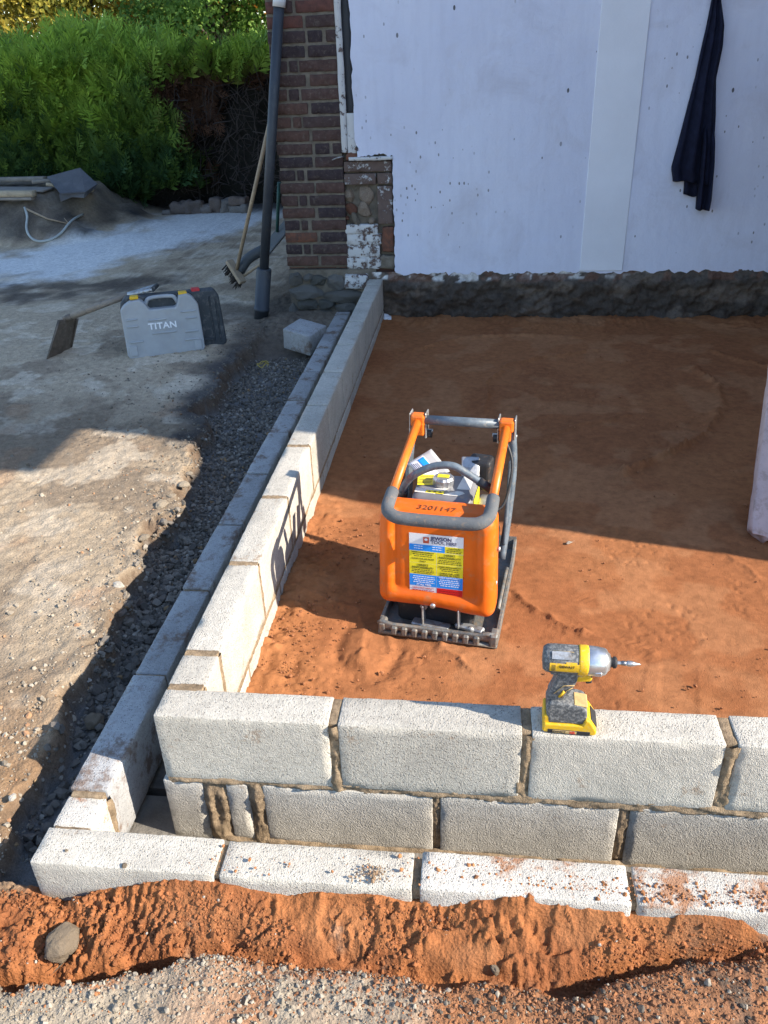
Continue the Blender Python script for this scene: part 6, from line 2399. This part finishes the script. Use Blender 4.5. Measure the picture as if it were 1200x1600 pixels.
# reddish brown dead fronds hanging at the edge of the bare patch
n = 1000
x = r2.uniform(-3.25, -2.45, n)
z = r2.uniform(0.65, 1.40, n)
k_ = r2.random(n) < sstep(0.9, 0.4, np.hypot((x + 2.85) / 0.55, (z - 1.02) / 0.48))
x, z = x[k_], z[k_]
P = np.stack([x, hedge_front(x, z) + r2.uniform(0.0, 0.3, len(x)), z], 1)
D = np.stack([r2.normal(0.1, 0.5, len(x)), -0.4 + r2.normal(0, 0.3, len(x)), r2.normal(0.2, 0.6, len(x))], 1)
N = np.stack([r2.normal(0, 0.5, len(x)), -1 + r2.normal(0, 0.4, len(x)), r2.normal(0.3, 0.4, len(x))], 1)
D /= np.linalg.norm(D, axis=1, keepdims=True)
N -= D * (N * D).sum(1, keepdims=True)
N /= np.linalg.norm(N, axis=1, keepdims=True)
V, F, Cc = sprays(P, D, N, r2.uniform(0.12, 0.24, len(x)), np.array((0.13, 0.066, 0.040)) * r2.uniform(0.5, 1.3, (len(x), 1)), r2, 6, 0.09)
stuff(link('dead_fronds', mesh_np('dead_fronds', V, F, False, Cc), MAT['conifer'], hedge))
# bare twigs in the patch, and dark inside of the hedge
tw = MB()
rt = random.Random(17)
for i in range(420):
    xx = rt.uniform(-3.3, -1.5)
    z0 = rt.uniform(-0.25, 1.2)
    yy = HYF + rt.uniform(0.02, 0.35)
    p = Vector((xx, yy, z0))
    d_ = Vector((rt.gauss(0.1, 0.5), rt.gauss(-0.25, 0.2), rt.gauss(0.5, 0.5))).normalized()
    pts = [p]
    for k in range(3):
        d_ = (d_ + Vector((rt.gauss(0, 0.3), rt.gauss(0, 0.2), rt.gauss(0.05, 0.3)))).normalized()
        pts.append(pts[-1] + d_ * rt.uniform(0.06, 0.16))
    tw.tube(pts, [rt.uniform(0.004, 0.009), 0.002], 4, cap=False)
stuff(tw.build('dead_twigs', MAT['twig'], hedge))
for i in range(16):
    xx = HX0 + 0.5 + i * 0.68 + rt.uniform(-0.1, 0.1)
    b = MB()
    b.tube([(xx, HYF + 0.65, -0.5), (xx + rt.uniform(-.1, .1), HYF + 0.65, 0.4), (xx + rt.uniform(-.1, .1), HYF + 0.62, 1.3)], [0.07, 0.05, 0.02], 8)
    b.build('trunk', MAT['bark'], hedge)
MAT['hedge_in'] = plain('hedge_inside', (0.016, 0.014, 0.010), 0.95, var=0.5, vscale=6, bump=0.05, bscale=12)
xs_ = np.linspace(HX0, HX1, 150)
zs_ = np.linspace(-0.5, HTOP - 0.12, 26)
Xh, Zh = np.meshgrid(xs_, zs_)
Yh = hedge_front(Xh, Zh) + 0.34 + 0.05 * fbm(Xh * 6, Zh * 6, s=211, o=2)
Pf = np.stack([Xh, Yh, Zh], -1)
Ptop = np.stack([Xh[-1:] + 0 * Xh[:6], Yh[-1:] + np.linspace(0, 1.2, 6)[:, None] + 0 * Xh[:6], Zh[-1:] + 0.06 * fbm(Xh[:6] * 3, Xh[:6] + np.arange(6)[:, None], s=3, o=2)], -1)
Pb = np.stack([Xh, Yh * 0 + HYF + 1.75, Zh], -1)[::-1]
Pall = np.concatenate([Pf, Ptop[1:], Pb])
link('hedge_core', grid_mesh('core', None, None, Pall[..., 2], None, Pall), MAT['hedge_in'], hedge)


def tree(name, label, loc, h, rx_, rz_, leaf_n, c0, c1, lsz, seed, zlo=0.7):
    r3 = np.random.default_rng(seed)
    rq = random.Random(seed)
    t_ = thing(name, label, 'tree', loc, (0, 0, 0), 'trees beyond the hedge')
    b = MB()
    b.tube([(0, 0, -0.3), (0.05, 0, h * 0.25), (-0.05, 0.05, h * 0.55), (0.05, 0, h * 0.92)], [0.13, 0.10, 0.06, 0.015], 9, sub=3)
    tips = []
    for i in range(16):
        z0 = h * rq.uniform(0.15, 0.8)
        a = rq.uniform(0, 6.28)
        L_ = rx_ * rq.uniform(0.6, 1.0)
        e = Vector((math.cos(a) * L_, math.sin(a) * L_, z0 + rq.uniform(0.1, 0.35) * h * 0.5))
        m_ = Vector((math.cos(a) * L_ * 0.45, math.sin(a) * L_ * 0.45, z0 + 0.1 * h))
        b.tube([(0, 0, z0), m_, e], [0.04, 0.025, 0.008], 6, sub=3)
        tips += [e, m_, (e + m_) / 2]
    b.build('trunk', MAT['bark'], t_)
    # leaves gathered in clumps round the branches
    cl = []
    for i in range(90):
        tp = tips[rq.randrange(len(tips))]
        cl.append((tp.x + rq.gauss(0, rx_ * 0.25), tp.y + rq.gauss(0, rx_ * 0.25), tp.z + rq.gauss(0, h * 0.10)))
    cl = np.array(cl)
    cl[:, 2] = np.clip(cl[:, 2], zlo, h)
    idx = r3.integers(len(cl), size=leaf_n)
    P = cl[idx] + r3.normal(0, 1, (leaf_n, 3)) * np.array((0.24, 0.24, 0.20)) * rx_ / 1.5
    D = r3.normal(0, 1, (leaf_n, 3)) + np.array((0, 0, -0.4))
    D /= np.linalg.norm(D, axis=1, keepdims=True)
    Nn = r3.normal(0, 1, (leaf_n, 3))
    S = np.cross(D, Nn)
    S /= np.linalg.norm(S, axis=1, keepdims=True)
    ll = r3.uniform(0.6, 1.25, leaf_n)[:, None] * lsz
    V = np.stack([P, P + D * ll * 0.5 + S * ll * 0.33, P + D * ll, P + D * ll * 0.5 - S * ll * 0.33], 1).reshape(-1, 3)
    tt = np.clip(r3.normal(0.5, 0.3, (leaf_n, 1)) + 0.25 * np.sin(idx * 1.7)[:, None], 0, 1)
    c = np.array(c0) * (1 - tt) + np.array(c1) * tt
    stuff(link('crown', mesh_np('crown', V, np.arange(len(V)).reshape(-1, 4), False, np.repeat(c, 4, 0)), MAT['leaf'], t_))
    return t_


tree('autumn_tree', 'yellowing leafy tree behind the left end of the hedge', (-8.6, 14.6, -0.5), 5.2, 2.1, 2.0, 21000, (0.28, 0.23, 0.04), (0.70, 0.55, 0.10), 0.11, 1)
tree('autumn_tree', 'pale yellow green tree behind the middle of the hedge', (-6.4, 15.4, -0.5), 5.0, 1.9, 2.0, 19000, (0.24, 0.24, 0.04), (0.62, 0.54, 0.10), 0.10, 2)
tree('autumn_tree', 'orange tinted tree peeping over the hedge', (-5.2, 16.6, -0.5), 5.4, 1.7, 2.0, 16000, (0.30, 0.14, 0.02), (0.60, 0.26, 0.03), 0.10, 3)
tree('evergreen_tree', 'bright green dense tree rising behind the hedge near the house', (-3.75, 14.2, -0.5), 4.8, 1.5, 2.0, 24000, (0.07, 0.16, 0.03), (0.26, 0.42, 0.09), 0.085, 4, 0.4)
tree('evergreen_tree', 'dark green tree behind the hedge right beside the house', (-2.1, 15.2, -0.5), 5.2, 1.5, 2.0, 22000, (0.08, 0.15, 0.03), (0.32, 0.40, 0.08), 0.09, 5, 0.4)
tree('autumn_tree', 'tall thin leaved tree far behind the hedge', (-10.5, 18.5, -0.5), 7.0, 2.6, 2.0, 19000, (0.16, 0.15, 0.04), (0.42, 0.36, 0.10), 0.12, 6)
tree('autumn_tree', 'broad yellow green tree closing the gap behind the hedge', (-6.9, 20.5, -0.5), 7.5, 3.0, 2.0, 20000, (0.14, 0.15, 0.03), (0.40, 0.36, 0.07), 0.15, 7)
tree('autumn_tree', 'brown tinted tree standing farthest behind the hedge', (-2.8, 21.5, -0.5), 7.5, 2.6, 2.0, 18000, (0.16, 0.11, 0.04), (0.36, 0.28, 0.08), 0.15, 8)
